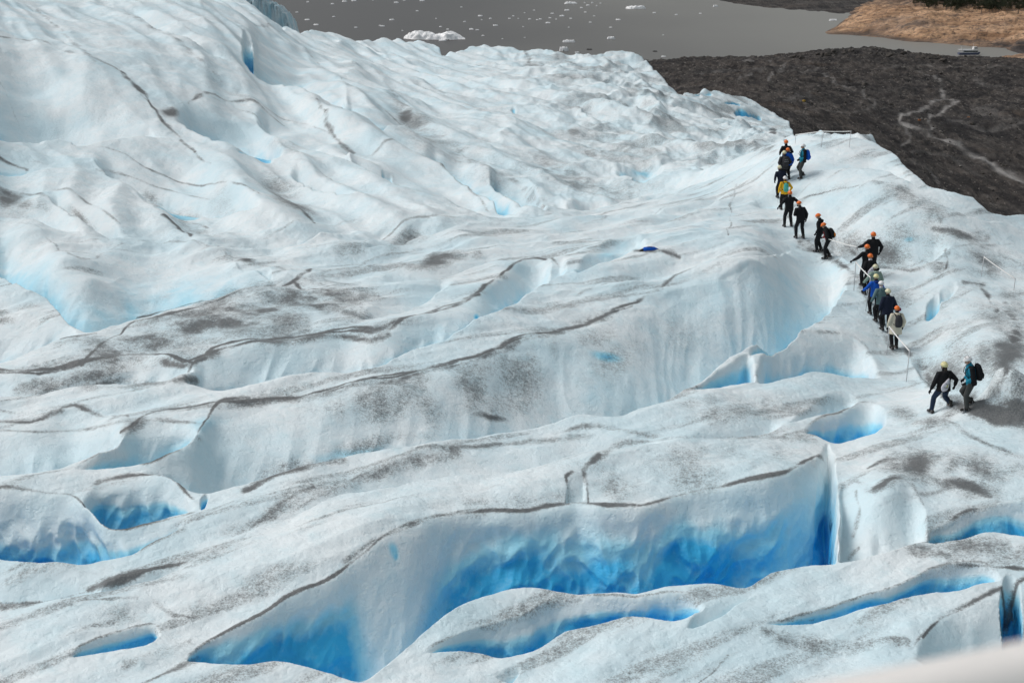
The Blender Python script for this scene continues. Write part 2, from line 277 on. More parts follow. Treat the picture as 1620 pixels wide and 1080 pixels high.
# dust on the ice: strokes (points, width, strength) and patches (u, v, ru, rv, tilt in degrees, strength)
STROKES = [([(1240,290),(1243,330),(1262,374),(1310,406),(1350,432),(1378,482),(1400,522),(1418,553)],4,.42),([(1470,640),(1510,646),(1560,660)],6,.4),([(1548,648),(1590,652),(1650,664)],13,1.5),([(0,680),(60,683),(140,678),(230,664),(300,650),(380,636)],2.5,.35),([(187,686),(215,668),(250,655),(330,640),(467,625),(607,598),(700,578),(760,560),(840,528),(917,510),(1000,480)],2.2,1.1),([(0,588),(60,588),(150,568),(250,560),(290,567),(330,556),(400,540),(500,530),(593,528),(640,512),(700,486),(757,468)],2.2,.9),([(130,575),(217,505),(300,487),(367,469),(430,452),(490,430)],2.0,.8),([(170,566),(250,530),(340,508),(430,484),(520,472),(560,480)],28,.58),([(40,618),(100,604),(160,592)],12,.5),
 ([(195,684),(233,660),(300,646),(400,634),(540,618),(640,600)],8,.45),([(640,596),(740,572),(800,550),(880,522),(960,498)],6,.55),
 ([(360,843),(470,800),(540,768),(640,735),(720,710)],11,.5),([(390,780),(440,756),(500,738),(545,728)],6,.8),([(500,770),(430,812),(370,845)],7,.6),
 ([(215,872),(260,848),(290,838)],6,.4),([(148,928),(180,915),(215,905),(250,895),(305,884)],9,.95),([(90,945),(140,932)],6,.5),
 ([(0,955),(60,948),(110,942)],4,.5),([(240,952),(270,970),(300,973)],3,.6),([(80,960),(160,955),(215,950)],3,.5),([(225,932),(250,922),(300,915)],5,.35),
 ([(100,1010),(140,995),(180,985)],9,.3),([(200,1045),(260,1022),(300,1010)],9,.4),([(220,1078),(280,1050),(310,1040)],6,.5),
 ([(545,880),(600,850),(680,822),(760,806)],4,.45),([(1005,803),(960,802),(925,795),(924,745),(950,725)],3,.8),([(893,790),(893,758),(905,750)],3,.7),
 ([(930,745),(985,700),(1060,690),(1180,690),(1290,692)],5,.3),
 ([(1385,775),(1420,760),(1460,757),(1510,765),(1560,785)],10,.75),([(1375,740),(1410,725),(1450,720)],4,.5),([(1440,868),(1520,873),(1620,885)],9,.6),
 ([(1520,890),(1560,893),(1620,898)],4,.8),([(1355,775),(1360,800),(1345,850)],4,.45),([(1340,888),(1355,870)],6,.6),
 ([(1210,1000),(1300,1003),(1430,1020)],8,.5),([(1460,1010),(1490,980),(1520,962)],5,.8),([(1250,982),(1290,978)],3,.5),([(1110,1078),(1150,1040)],3,.5),
 ([(1440,555),(1460,590),(1485,618),(1520,640)],8,.75),([(1605,530),(1598,570),(1575,620)],10,.8),([(1530,640),(1580,660),(1620,670)],5,.6),([(1500,670),(1540,690),(1620,720)],5,.45),
 ([(1540,640),(1600,668),(1620,674)],3,.6),
 ([(1265,386),(1300,400),(1342,424)],5,.8),([(1345,398),(1380,420),(1440,428),(1480,415),(1500,400)],4,.6),([(1480,362),(1520,372),(1560,376)],6,.6),([(1528,448),(1555,452),(1565,480),(1578,490)],4,.6),
 ([(1590,480),(1605,500),(1610,520)],7,.5),([(1550,390),(1600,410),(1620,420)],4,.3),
 ([(95,545),(150,530)],3,.4),([(25,585),(80,580),(120,575)],5,.5),([(60,610),(110,600),(150,595)],14,.45),([(150,610),(230,608),(300,605)],7,.45),([(275,606),(310,600)],6,.8),
 ([(0,663),(60,665),(100,650)],6,.6),([(180,655),(200,662)],3,.6),
 ([(260,575),(290,572),(330,560),(400,540),(520,535),(590,540),(620,528)],6,.6),([(600,522),(640,508),(690,488)],4,.5),
 ([(410,495),(330,520),(260,545)],4,.35),([(465,440),(475,452),(520,462)],3,.8),([(520,462),(600,470)],3,.3),
 ([(470,440),(540,428),(640,415)],4,.3),([(640,420),(760,405)],9,.3),([(455,525),(490,525)],6,.4),
 ([(190,110),(235,150),(257,183)],2,.9),([(257,183),(275,200),(330,250)],2,.5),([(200,30),(290,80),(350,130)],3,.3),([(60,20),(110,60),(150,95)],3,.3),
 ([(260,340),(280,355),(300,372)],2.5,.9),([(430,295),(470,320),(500,355)],3,.7),([(150,265),(250,290),(330,310)],2,.4),([(0,235),(30,255),(42,262)],2,.6),
 ([(620,150),(640,180),(690,220),(760,260),(830,300),(870,330)],10,.28),([(300,165),(350,160),(400,165),(450,190)],2,.5),([(500,160),(530,205),(560,225)],3,.5),
 ([(850,245),(900,270),(960,290),(1000,300)],8,.35),([(930,235),(1000,225),(1080,222),(1160,228)],7,.4),([(880,90),(930,110),(1000,120),(1060,150)],4,.4),([(1050,140),(1100,152),(1180,170)],4,.3),
 ([(1090,215),(1150,235),(1220,235)],6,.4),([(1220,205),(1245,225)],2,.9),([(830,85),(840,100),(860,105)],4,.5),
 ([(1005,398),(1040,395),(1075,400)],4,.7),([(1250,322),(1285,308),(1330,300),(1360,296)],1.5,.6),([(1380,290),(1430,300),(1470,325),(1490,350)],6,.4),([(1280,386),(1305,400)],4,.9),([(1425,425),(1460,412),(1490,418)],3,.6),([(1495,395),(1500,410),(1498,425)],2,.7),([(1152,370),(1158,320),(1166,290)],1.5,.4),([(860,520),(920,505),(960,500)],4,.4),
 ([(800,480),(900,470),(960,440)],5,.25),
]
PATCH = [(1565,420,70,24,20,.35),(1600,560,40,60,0,.5),(1470,585,30,30,30,.5),(1560,480,60,40,20,.25),(1420,470,40,20,0,.2),(1480,420,30,10,10,.4),(1594,650,62,17,10,1.3),(1600,640,40,14,5,1.2),(1440,318,60,18,25,.36),(1330,300,60,12,-5,.3),(1470,330,30,20,30,.4),(1390,400,110,22,8,.38),(1520,545,60,60,0,.22),(1590,500,40,60,10,.35),
 (330,518,130,36,-14,.50),(470,502,90,42,-6,.50),(230,555,100,24,-20,.36),(560,495,50,20,0,.35),(380,470,80,16,-14,.4),
 (60,618,40,16,0,.55),(180,588,30,14,-10,.5),(130,610,30,10,0,.3),
 (735,615,150,42,-8,.62),(860,560,110,26,-14,.5),(640,640,90,30,-8,.4),(540,640,60,24,-8,.4),(770,660,25,6,10,.8),(1000,560,120,40,-20,.25),
 (1100,735,170,36,-3,.34),(980,758,40,34,0,.45),(800,790,120,14,-5,.28),(600,700,80,15,-10,.3),(450,740,60,14,-15,.35),
 (1500,738,110,24,6,.55),(1530,770,50,14,10,.5),(1560,865,90,16,4,.45),(1300,1012,110,14,3,.35),
 (1592,648,56,17,10,1.1),(1620,620,40,40,0,.5),(1500,590,60,26,30,.35),(1500,640,60,10,20,.5),(1470,668,30,14,0,.4),
 (1390,395,90,24,8,.32),(1450,372,60,20,10,.3),(1560,560,30,40,0,.3),(1600,420,60,30,20,.22),(1310,402,24,7,22,.7),
 (690,414,55,11,-8,.75),(390,413,16,5,8,.9),(640,385,30,16,-20,.4),(545,400,50,12,-10,.3),(560,475,40,20,-20,.3),
 (8,306,26,16,10,.9),(45,322,30,12,20,.5),(130,350,25,8,40,.4),(268,176,12,6,20,.8),(470,318,46,26,30,.45),(440,290,40,18,20,.35),(240,310,22,10,30,.45),(300,345,40,16,20,.35),
 (642,178,14,9,20,.8),(660,195,30,18,30,.4),(700,235,80,22,32,.34),(300,352,60,14,25,.3),(470,250,60,16,30,.25),(380,150,50,12,30,.2),(900,275,110,26,20,.35),(1000,216,120,22,5,.3),(1120,232,80,12,5,.4),(1200,190,60,16,14,.22),
 (905,200,14,6,20,.6),(960,205,60,18,10,.3),(1060,190,60,20,10,.22),(840,98,14,8,10,.5),(560,110,30,10,20,.25),(20,490,40,10,-10,.6),
 (130,540,60,10,-20,.35),(10,510,20,6,0,.5),(250,965,120,20,-8,.22),(900,690,60,8,-5,.5),(1150,650,110,20,-8,.3),(1110,640,60,14,-15,.35),(1420,650,50,10,10,.35),
]
BLUES = [(958,563,26,7,8,.6),(828,565,20,9,15,.22),(617,872,7,13,-15,.75),(620,880,4,6,0,.95),(757,498,4,5,0,.9),(1440,378,8,4,0,.5),(285,395,8,3,0,.2),(1010,275,18,6,0,.3),(90,215,40,8,0,.0),(940,620,30,20,0,.18),(560,715,70,10,-6,.25),(320,670,40,14,-10,.15),
 (720,520,120,16,-18,.12),(880,445,60,18,-30,.15),(1180,460,120,40,-12,.15),(970,395,40,12,-30,.2),(1130,350,60,20,-25,.1)]

NR = 2150
th = np.concatenate([np.linspace(-.85, -.44, 130, endpoint=False), np.linspace(-.44, .44, 1200), np.linspace(.44, .85, 131)[1:]])
NC = len(th)
ang = np.concatenate([np.linspace(R(38), R(12.5), 1500, endpoint=False), np.linspace(R(12.5), R(2.2), NR - 1500)])
yy = 15.0 / np.tan(ang)
TH, YY = np.meshgrid(th.astype(np.float32), yy.astype(np.float32))
XX = TH * YY
env = ice_env(KT * TH, np.log(YY))
# long undulation shared by everything that follows
env = env + 0.10 * fbm(XX / 5.0, YY / 5.0, 2, 1) * np.clip(YY / 40, .5, 2)
U, V = project(XX, YY, env)
BUMPS = [(1592,652,64,12,8,1.3),(1525,520,75,70,10,.6),(1400,345,110,55,12,.55),(1340,285,120,30,0,.3),(1490,445,50,30,20,.3),(1400,800,45,70,0,.3),(1190,380,120,30,-10,.4),(1000,420,90,30,-20,.3),(760,500,140,24,-18,.3),
 (300,470,150,40,-16,.35),(80,440,70,40,0,.5),(150,700,90,30,-10,.25),(560,860,120,40,-22,.25),(1000,740,180,30,-4,.2),(330,270,120,40,25,.9),(560,200,80,50,35,1.4),(150,140,120,40,30,1.2),(320,60,140,40,30,1.8),(650,310,90,30,30,.7),(200,330,90,24,15,.5),(430,350,120,24,-5,.4)]
for (cu, cv, ru, rv, rot, hh) in BUMPS:
    a_ = R(rot); du = U - cu; dv = V - cv
    p_ = (du * math.cos(a_) + dv * math.sin(a_)) / ru; q_ = (-du * math.sin(a_) + dv * math.cos(a_)) / rv
    env = env + hh * np.exp(-(p_ * p_ + q_ * q_) * .8)
U, V = project(XX, YY, env)
U = U.astype(np.float32); V = V.astype(np.float32)
# wobble so that no traced line is smooth
un = U + (2.2 * perlin(XX / .9, YY / .9, 31) + .2 * perlin(XX / .3, YY / .3, 32)) * np.clip(45 / YY, .5, 1.5)
vn = V + (2.0 * perlin(XX / 1.1, YY / 1.1, 33) + .1 * perlin(XX / .35, YY / .35, 34)) * np.clip(45 / YY, .3, 1.5)
disp = np.zeros_like(env); dirt = np.zeros_like(env); blue = np.zeros_like(env); rough = np.ones_like(env) * .3
lipn = np.clip(.85 + 1.0 * fbm(XX / 2.2, YY / 2.2, 3, 40), .25, 1.3)
sv = sstep(0, 60, V)   # keep 1
for f in F:
    P = f['P']
    bb = (un > P[0, 0]) & (un < P[-1, 0]) & (vn > P[:, 1].min() - 30) & (vn < P[:, 2].max() + 4)
    ii = np.nonzero(bb)
    if not len(ii[0]): continue
    u_, v_, y_ = un[ii], vn[ii], YY[ii]
    ug = np.arange(P[0, 0], P[-1, 0] + 1, 1.0); sg = max(1.0, min(9.0, .06 * len(ug)))
    kr = np.exp(-.5 * (np.arange(-int(3 * sg), int(3 * sg) + 1) / sg) ** 2); kr /= kr.sum()
    def soft(c):
        g_ = np.interp(ug, P[:, 0], c); return np.interp(u_, ug, np.convolve(np.pad(g_, len(kr) // 2, mode='edge'), kr, 'valid'))
    lip = soft(P[:, 1]); occ = soft(P[:, 2])
    H = np.maximum(occ - lip, .5)
    t = (occ - v_) / H
    hf = H / FPX * y_ * np.minimum(1, H / f['Hn'])
    inside = (t > 0) & (t < 1)
    face = np.where(t < f['b'], 1.0, (np.clip((1 - t) / (1 - f['b']), 0, 1)) ** f['p'])
    near = sstep(0, f['a'], t)
    s = f['k'] * face * near * inside
    ends = sstep(0, f['e'], np.minimum(u_ - P[0, 0], P[-1, 0] - u_))
    if f['km']:
        kg = np.interp(ug, [q[0] for q in f['km']], [q[1] for q in f['km']]); k2 = np.exp(-.5 * (np.arange(-54, 55) / 18.0) ** 2); k2 /= k2.sum()
        s = s * np.interp(u_, ug, np.convolve(np.pad(kg, 54, mode='edge'), k2, 'valid'))
    s = s * ends
    s = s * s / (s + f['ro'])            # the lip rolls over instead of breaking off
    d = s * hf
    disp[ii] = np.maximum(disp[ii], d)
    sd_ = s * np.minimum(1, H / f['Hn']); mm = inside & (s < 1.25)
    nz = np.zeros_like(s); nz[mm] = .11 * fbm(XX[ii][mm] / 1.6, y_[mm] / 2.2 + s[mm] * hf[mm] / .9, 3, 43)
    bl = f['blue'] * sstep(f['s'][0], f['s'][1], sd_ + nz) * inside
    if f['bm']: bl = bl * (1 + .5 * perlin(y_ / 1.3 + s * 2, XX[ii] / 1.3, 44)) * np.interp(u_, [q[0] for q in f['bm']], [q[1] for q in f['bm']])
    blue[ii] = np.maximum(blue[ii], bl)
    rf = f['rough'] * (.25 + .75 * np.clip(np.interp(u_, [q[0] for q in f['bm']], [q[1] for q in f['bm']]), 0, 1) if f['bm'] else 1.0)
    rough[ii] = np.where(inside, np.maximum(np.where(f['bm'] is None, rough[ii], .15), rf * np.minimum(1, s * 2)), rough[ii])
    # dust caught along the lip
    dl = v_ - lip
    ends = np.clip(np.minimum(u_ - P[0, 0], P[-1, 0] - u_) / min(25, .2 * (P[-1, 0] - P[0, 0])), 0, 1)
    g = np.exp(-(dl / np.where(dl < 0, f['w'] * .75, f['w'] * .55)) ** 2) * ends * np.clip(H / 10, 0, 1)
    if f['dm']: g = g * np.interp(u_, [q[0] for q in f['dm']], [q[1] for q in f['dm']])
    dirt[ii] = np.maximum(dirt[ii], f['dirt'] * g * lipn[ii])

def patch_mask(arr, items, un, vn):
    for (cu, cv, ru, rv, rot, st) in items:
        r = max(ru, rv) * 2.2
        ii = np.nonzero((np.abs(un - cu) < r) & (np.abs(vn - cv) < r))
        if not len(ii[0]): continue
        a = R(rot); du = un[ii] - cu; dv = vn[ii] - cv
        p = (du * math.cos(a) + dv * math.sin(a)) / ru; q = (-du * math.sin(a) + dv * math.cos(a)) / rv
        arr[ii] = np.maximum(arr[ii], st * np.exp(-(p * p + q * q)) * PN[ii])
PN = np.clip(.75 + .9 * fbm(XX / (YY * .035), YY / (YY * .035) + YY / 4, 3, 58), .1, 1.3)
def stroke_mask(arr, items, un, vn):
    for pts, w, st in items:
        P = np.array(pts, float)
        for (a, b) in zip(P[:-1], P[1:]):
            ii = np.nonzero((un > min(a[0], b[0]) - 3 * w) & (un < max(a[0], b[0]) + 3 * w) & (vn > min(a[1], b[1]) - 3 * w) & (vn < max(a[1], b[1]) + 3 * w))
            if not len(ii[0]): continue
            d = b - a; L2 = (d ** 2).sum()
            t = np.clip(((un[ii] - a[0]) * d[0] + (vn[ii] - a[1]) * d[1]) / L2, 0, 1)
            dd = np.hypot(un[ii] - a[0] - t * d[0], vn[ii] - a[1] - t * d[1])
            arr[ii] = np.maximum(arr[ii], st * np.exp(-(dd / (w * STW[ii])) ** 2) * STN[ii])
STN = np.clip(.8 + .8 * fbm(XX / 1.3, YY / 1.3, 3, 54), .42, 1.2); STW = np.clip(1 + 1.1 * fbm(XX / 1.7, YY / 1.7, 2, 57), .5, 1.6)
WU, WV = project(XX, YY, env - disp)
wu = WU + 7 * perlin(XX / 2.2, YY / 2.2, 51) * np.clip(45 / YY, .4, 1.5); wv = WV + 5 * perlin(XX / 2.2, YY / 2.2, 52) * np.clip(45 / YY, .3, 1.5)
stroke_mask(dirt, STROKES, wu, wv)
patch_mask(dirt, [p[:5] + (p[5] * (1.35 if (p[0] > 1380 and 370 < p[1] < 800) else 1.05),) for p in PATCH], wu, wv)
CLEAN = [([(300,892),(420,832),(560,782),(700,748),(840,730),(900,722)],13,1),([(330,606),(460,592),(600,572),(720,530),(820,480),(880,446),(960,405)],12,1),([(60,642),(150,624),(300,626),(450,612)],8,1),([(1230,905),(1330,895),(1430,876)],10,.9),
 ([(1425,560),(1470,625),(1520,668),(1620,712)],8,1),([(1080,700),(1160,680),(1250,660)],8,.8),([(0,275),(60,280),(110,290)],9,1),([(150,238),(260,248),(370,285)],6,.9),([(930,560),(1000,520),(1080,455),(1150,415)],12,.6),([(400,470),(470,452)],4,.5),
 ([(340,1010),(430,955),(540,905)],5,.4),([(1200,960),(1330,930),(1450,905)],9,.7),([(640,570),(760,515),(850,470)],8,.8),([(220,960),(330,940),(450,900),(560,850)],12,.8),([(1440,418),(1500,410),(1560,425)],6,.8),([(1100,300),(1180,280),(1240,290),(1290,370)],14,.7)]
cl_ = np.zeros_like(dirt); stroke_mask(cl_, CLEAN, wu, wv); dirt *= 1 - .85 * np.clip(cl_, 0, 1)
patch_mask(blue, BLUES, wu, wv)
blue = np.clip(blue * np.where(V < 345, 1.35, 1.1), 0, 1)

# relief: small everywhere, jumbled on the far ice, ribbed along the flow on the far left slope
zr = env - disp
topm = 1 - .75 * np.clip(disp * 2.5 * np.clip(60 / YY, 0, 1), 0, 1)
flatm = 1 - np.clip(disp * 4, 0, 1)
zr += .03 * fbm(XX / .8, YY / .8, 4, 60) * (0.6 + rough) * flatm
lf = 1 - sstep(-12, 22, XX + (YY - 100) * .03)
far = sstep(82 - 25 * lf, 118 - 50 * lf, YY)
al = XX * .45 - YY * .89; ac = XX * .89 + YY * .45
nal = XX * .81 + YY * .59; nac = -XX * .59 + YY * .81          # the run of the near ridges
left = far * lf
fr = far * (1 - left)
wx_ = XX + 2.5 * perlin(XX / 9, YY / 12, 77); wy_ = YY + 5 * perlin(XX / 9, YY / 12, 78)
zr += fr * (1 - .55 * sstep(140, 170, YY) * sstep(15, 30, XX)) * (.95 * (ridged(wx_ / 10, wy_ / 24, 2, 70) - .75) + .36 * (ridged(wx_ / 3.6, wy_ / 9, 2, 75) - .75) + .16 * fbm(XX / 1.2, YY / 2.5, 3, 79))
wc = ac + 2.0 * perlin(XX / 14, YY / 20, 87)
crest = lambda q: 1 - np.sqrt(np.abs(perlin(*q)) ** 2 + .008) * 2      # rounded crests, open troughs
zr += left * topm * (.60 * (crest((al / 60, wc / 16, 80)) - .4) + .74 * (crest((al / 34 + .2 * perlin(XX / 8, YY / 12, 88), wc / 5.2, 81)) - .4) + .22 * (crest((al / 14, wc / 2.2, 89)) - .4) + .05 * fbm(XX / 1.5, YY / 3, 3, 82))
mid = sstep(44, 56, YY) * (1 - far)
path_side = sstep(8, 15, XX)
zr += topm * mid * (1 - path_side) * .19 * (ridged(nal / 13 + .3 * perlin(XX / 6, YY / 6, 83), nac / 3.2, 2, 84) - .7)
zr += topm * (1 - far) * (1 - .6 * path_side) * (.022 * (ridged(nal / 6, nac / 1.1, 2, 85) - .7) + .15 * fbm(nal / 4, nac / 2, 2, 86))
# billowed, scalloped crevasse walls: the wall is pushed in and out along the line of sight
wall = np.clip(disp * 3, 0, 1)
Dp = disp * 1.0
bil = np.abs(perlin(XX / .75 + .4 * perlin(XX / 2, Dp, 96), (Dp + .3 * YY) / .55, 95)) * .9 + .4 * sstep(42, 30, YY) * np.abs(perlin(XX / .36, (Dp + .3 * YY) / .32, 97)) - .3
big = fbm(XX / 2.2, (Dp + .25 * YY) / 1.6, 2, 98)
YO = wall * (.34 * bil + .42 * big) * np.minimum(rough, 1) * np.clip(disp / .6, 0, 1)
YO = YO * (.12 + .88 * sstep(95, 50, YY))
YO += sstep(100, 60, YY) * wall * .05 * fbm(XX / .8, (Dp + .2 * YY) / .7, 2, 99)
dirt = np.maximum(dirt, far * (1 - left) * (.13 + .32 * sstep(-.05, .7, fbm(XX / 6, YY / 14, 4, 90))) + left * .16 * sstep(.0, .8, fbm(al / 22, wc / 4, 3, 91)))
dirt = np.maximum(dirt, (1 - far) * np.clip(1 - disp * 4, 0, 1) * (.02 + .32 * sstep(.05, .8, fbm(nal / 7, nac / 1.0, 4, 92))))
# beyond the skyline of the ice the surface breaks off towards the moraine and the lake
sil = np.interp(U, SIL[:, 0], SIL[:, 1])
over = np.maximum(sil - V, 0)
zr -= YY / FPX * (over * 2.2 + np.minimum(over, 6) ** 2 * .2)
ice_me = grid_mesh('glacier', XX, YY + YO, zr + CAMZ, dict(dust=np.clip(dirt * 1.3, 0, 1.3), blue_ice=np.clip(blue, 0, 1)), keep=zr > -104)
glacier_rows, glacier_cols, GZ = yy, th, zr
PU, PV = project(XX, YY, zr)
PU = PU.astype(np.float32); PV = PV.astype(np.float32)

def ground(u, v):
    """the first point of the glacier met by the sight line through photo position (u, v)"""
    ii = np.nonzero((np.abs(PU - u) < 1.6) & (np.abs(PV - v) < 1.6))
    k = np.argmin(YY[ii])
    return float(XX[ii][k]), float(YY[ii][k]), float(zr[ii][k]) + CAMZ
def ground_z(x, y):
    t_ = x / y; j0 = min(max(int(np.searchsorted(th, t_)) - 1, 0), NC - 2); fj = (t_ - th[j0]) / (th[j0 + 1] - th[j0])
    i = int(np.searchsorted(yy, y)) - 1; i = min(max(i, 0), NR - 2)
    fi = (y - yy[i]) / (yy[i + 1] - yy[i])
    a = zr[i, j0] * (1 - fj) + zr[i, j0 + 1] * fj; b = zr[i + 1, j0] * (1 - fj) + zr[i + 1, j0 + 1] * fj
    return float(a * (1 - fi) + b * fi) + CAMZ
# ------------------------------------------------------------------ materials
def mat(name):
    m = bpy.data.materials.new(name); m.use_nodes = True
    nt = m.node_tree
    return m, nt, nt.nodes['Principled BSDF']
def N(nt, t, **kw):
    n = nt.nodes.new(t)
    for k, v in kw.items():
        if k.startswith('i_'):
            n.inputs[k[2:].replace('_', ' ')].default_value = v
        else:
            setattr(n, k, v)
    return n
def noise(nt, scale, detail=4, rough=.55, vec=None, dist=0):
    n = N(nt, 'ShaderNodeTexNoise'); n.inputs['Scale'].default_value = scale; n.inputs['Detail'].default_value = detail
    n.inputs['Roughness'].default_value = rough; n.inputs['Distortion'].default_value = dist
    if vec is not None: nt.links.new(vec, n.inputs['Vector'])
    return n.outputs['Fac']
def math_(nt, op, a, b=None, clamp=False):
    n = N(nt, 'ShaderNodeMath', operation=op); n.use_clamp = clamp
    for i, x in enumerate((a, b)):
        if x is None: continue
        if isinstance(x, (int, float)): n.inputs[i].default_value = x
        else: nt.links.new(x, n.inputs[i])
    return n.outputs[0]
def rng(nt, x, a, b, c=0., d=1., smooth=True):
    n = N(nt, 'ShaderNodeMapRange'); n.interpolation_type = 'SMOOTHSTEP' if smooth else 'LINEAR'
    nt.links.new(x, n.inputs[0])
    for i, k in enumerate((a, b, c, d)): n.inputs[i + 1].default_value = k
    return n.outputs[0]
def mixc(nt, f, a, b):
    n = N(nt, 'ShaderNodeMix', data_type='RGBA')
    if isinstance(f, (int, float)): n.inputs[0].default_value = f
    else: nt.links.new(f, n.inputs[0])
    for i, x in ((6, a), (7, b)):
        if isinstance(x, tuple): n.inputs[i].default_value = (*x, 1)
        else: nt.links.new(x, n.inputs[i])
    return n.outputs[2]
def attr(nt, name):
    n = N(nt, 'ShaderNodeAttribute'); n.attribute_name = name
    return n.outputs['Fac']
def objco(nt):
    return N(nt, 'ShaderNodeTexCoord').outputs['Object']
def stretch(nt, vec, sx, sy, sz, rz=0):
    n = N(nt, 'ShaderNodeMapping'); n.inputs['Scale'].default_value = (sx, sy, sz); n.inputs['Rotation'].default_value = (0, 0, rz)
    nt.links.new(vec, n.inputs['Vector']); return n.outputs[0]
def bump(nt, bsdf, h, strength, dist):
    n = N(nt, 'ShaderNodeBump'); n.inputs['Strength'].default_value = strength; n.inputs['Distance'].default_value = dist
    nt.links.new(h, n.inputs['Height']); nt.links.new(n.outputs[0], bsdf.inputs['Normal'])

def ice_material():
    m, nt, b = mat('glacier_ice')
    co = objco(nt)
    n_big = noise(nt, .25, 5, .6, co); n_mid = noise(nt, 1.7, 6, .65, co); n_fine = noise(nt, 6.5, 5, .75, co); n_grit = noise(nt, 21, 4, .8, co)
    # weathered white crust, patchily clearer ice
    base = mixc(nt, rng(nt, n_big, .35, .7), (.795, .865, .885), (.645, .81, .87))
    base = mixc(nt, rng(nt, n_mid, .45, .75, 0, .45), base, (.58, .78, .84))
    base = mixc(nt, rng(nt, n_fine, .55, .8, 0, .35), base, (.60, .72, .75))
    # dense blue ice in the crevasses
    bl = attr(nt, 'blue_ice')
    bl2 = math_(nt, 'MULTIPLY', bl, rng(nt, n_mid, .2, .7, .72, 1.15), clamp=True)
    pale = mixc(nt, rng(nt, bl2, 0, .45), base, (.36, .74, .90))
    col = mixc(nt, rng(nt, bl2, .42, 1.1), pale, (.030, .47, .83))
    # dust and grit
    d = attr(nt, 'dust')
    dn = math_(nt, 'ADD', math_(nt, 'MULTIPLY', n_fine, 1.5), math_(nt, 'ADD', math_(nt, 'MULTIPLY', n_mid, .5), math_(nt, 'MULTIPLY', n_grit, 2.4)))
    dd = math_(nt, 'SUBTRACT', math_(nt, 'ADD', math_(nt, 'MULTIPLY', d, 1.15), dn), 2.22)
    dk = math_(nt, 'MULTIPLY', rng(nt, dd, 0, 1.05), rng(nt, d, .02, .3), clamp=True)
    veil = mixc(nt, math_(nt, 'MULTIPLY', d, .30, clamp=True), col, (.40, .41, .40))
    dirtc = mixc(nt, rng(nt, n_grit, .4, .65), (.048, .049, .051), (.135, .134, .133))
    col = mixc(nt, math_(nt, 'MULTIPLY', dk, .88), veil, dirtc)
    nt.links.new(col, b.inputs['Base Color'])
    b.inputs['Roughness'].default_value = .55
    b.inputs['Specular IOR Level'].default_value = .3
    n_pit = rng(nt, noise(nt, 4.2, 3, .6, co), .36, .50)
    h = math_(nt, 'ADD', math_(nt, 'ADD', math_(nt, 'MULTIPLY', n_mid, .55), math_(nt, 'MULTIPLY', n_pit, .10)), math_(nt, 'ADD', math_(nt, 'MULTIPLY', n_fine, .16), math_(nt, 'MULTIPLY', n_grit, .05)))
    bump(nt, b, h, .40, .24)
    return m
M_ICE = ice_material()

def simple(name, col, rough=.7, spec=.3, var=.25, scale=30, metal=0, bumpd=0.0):
    m, nt, b = mat(name)
    n = noise(nt, scale, 4, .6, objco(nt))
    lo = tuple(c * (1 - var) for c in col); hi = tuple(min(1, c * (1 + var)) for c in col)
    nt.links.new(mixc(nt, rng(nt, n, .3, .7), lo, hi), b.inputs['Base Color'])
    b.inputs['Roughness'].default_value = rough; b.inputs['Specular IOR Level'].default_value = spec; b.inputs['Metallic'].default_value = metal
    if bumpd: bump(nt, b, n, .6, bumpd)
    return m

def moraine_material():
    m, nt, b = mat('moraine_gravel')
    co = objco(nt)
    a = noise(nt, .02, 5, .6, co); c = noise(nt, .12, 6, .65, stretch(nt, co, 1, .35, 1)); f = noise(nt, .75, 5, .8, stretch(nt, co, 1, .28, 1)); g = noise(nt, .2, 4, .7, stretch(nt, co, 1, .25, 1))
    col = mixc(nt, rng(nt, a, .35, .7), (.047, .043, .041), (.082, .070, .062))
    col = mixc(nt, rng(nt, c, .45, .75, 0, .7), col, (.082, .074, .067))
    col = mixc(nt, rng(nt, c, .55, .25, 0, .6), col, (.022, .021, .022))
    col = mixc(nt, rng(nt, f, .53, .68, 0, .85), col, (.19, .175, .16))
    col = mixc(nt, rng(nt, f, .47, .34, 0, .75), col, (.010, .010, .010))
    col = mixc(nt, rng(nt, noise(nt, .035, 3, .5, co), .58, .72, 0, .5), col, (.075, .055, .040))
    col = mixc(nt, rng(nt, g, .56, .40, 0, .75), col, (.016, .015, .016))
    p = attr(nt, 'path')
    col = mixc(nt, math_(nt, 'MULTIPLY', p, rng(nt, f, .2, .6, .7, 1.2), clamp=True), col, (.27, .26, .25))
    nt.links.new(col, b.inputs['Base Color']); b.inputs['Roughness'].default_value = .9; b.inputs['Specular IOR Level'].default_value = .15
    bump(nt, b, math_(nt, 'ADD', f, c), .8, .9)
    return m
M_MOR = moraine_material()

def shore_material():
    m, nt, b = mat('shore_rock')
    co = objco(nt)
    s = noise(nt, .05, 6, .7, stretch(nt, co, .35, 1, 3, .2), .6); f = noise(nt, .35, 5, .75, co); a = noise(nt, .012, 3, .5, co)
    col = mixc(nt, rng(nt, s, .35, .65), (.34, .19, .10), (.80, .51, .31))  # tan tones brightened: sunlight on this shore is put into the colour
    col = mixc(nt, rng(nt, f, .34, .52, .12, 1.0), (.10, .07, .05), col)
    col = mixc(nt, rng(nt, noise(nt, .11, 5, .75, stretch(nt, co, .3, 1, 2, .25)), .46, .36, 0, .8), col, (.10, .075, .06))
    col = mixc(nt, rng(nt, a, .55, .75, 0, .5), col, (.24, .21, .19))
    dk = attr(nt, 'scree')
    col = mixc(nt, math_(nt, 'MULTIPLY', dk, rng(nt, s, .3, .7, 1.1, .55), clamp=True), col, (.062, .052, .049))
    nt.links.new(col, b.inputs['Base Color']); b.inputs['Roughness'].default_value = .9
    bump(nt, b, math_(nt, 'ADD', s, f), 1, 2.5)
    return m
M_SHORE = shore_material()

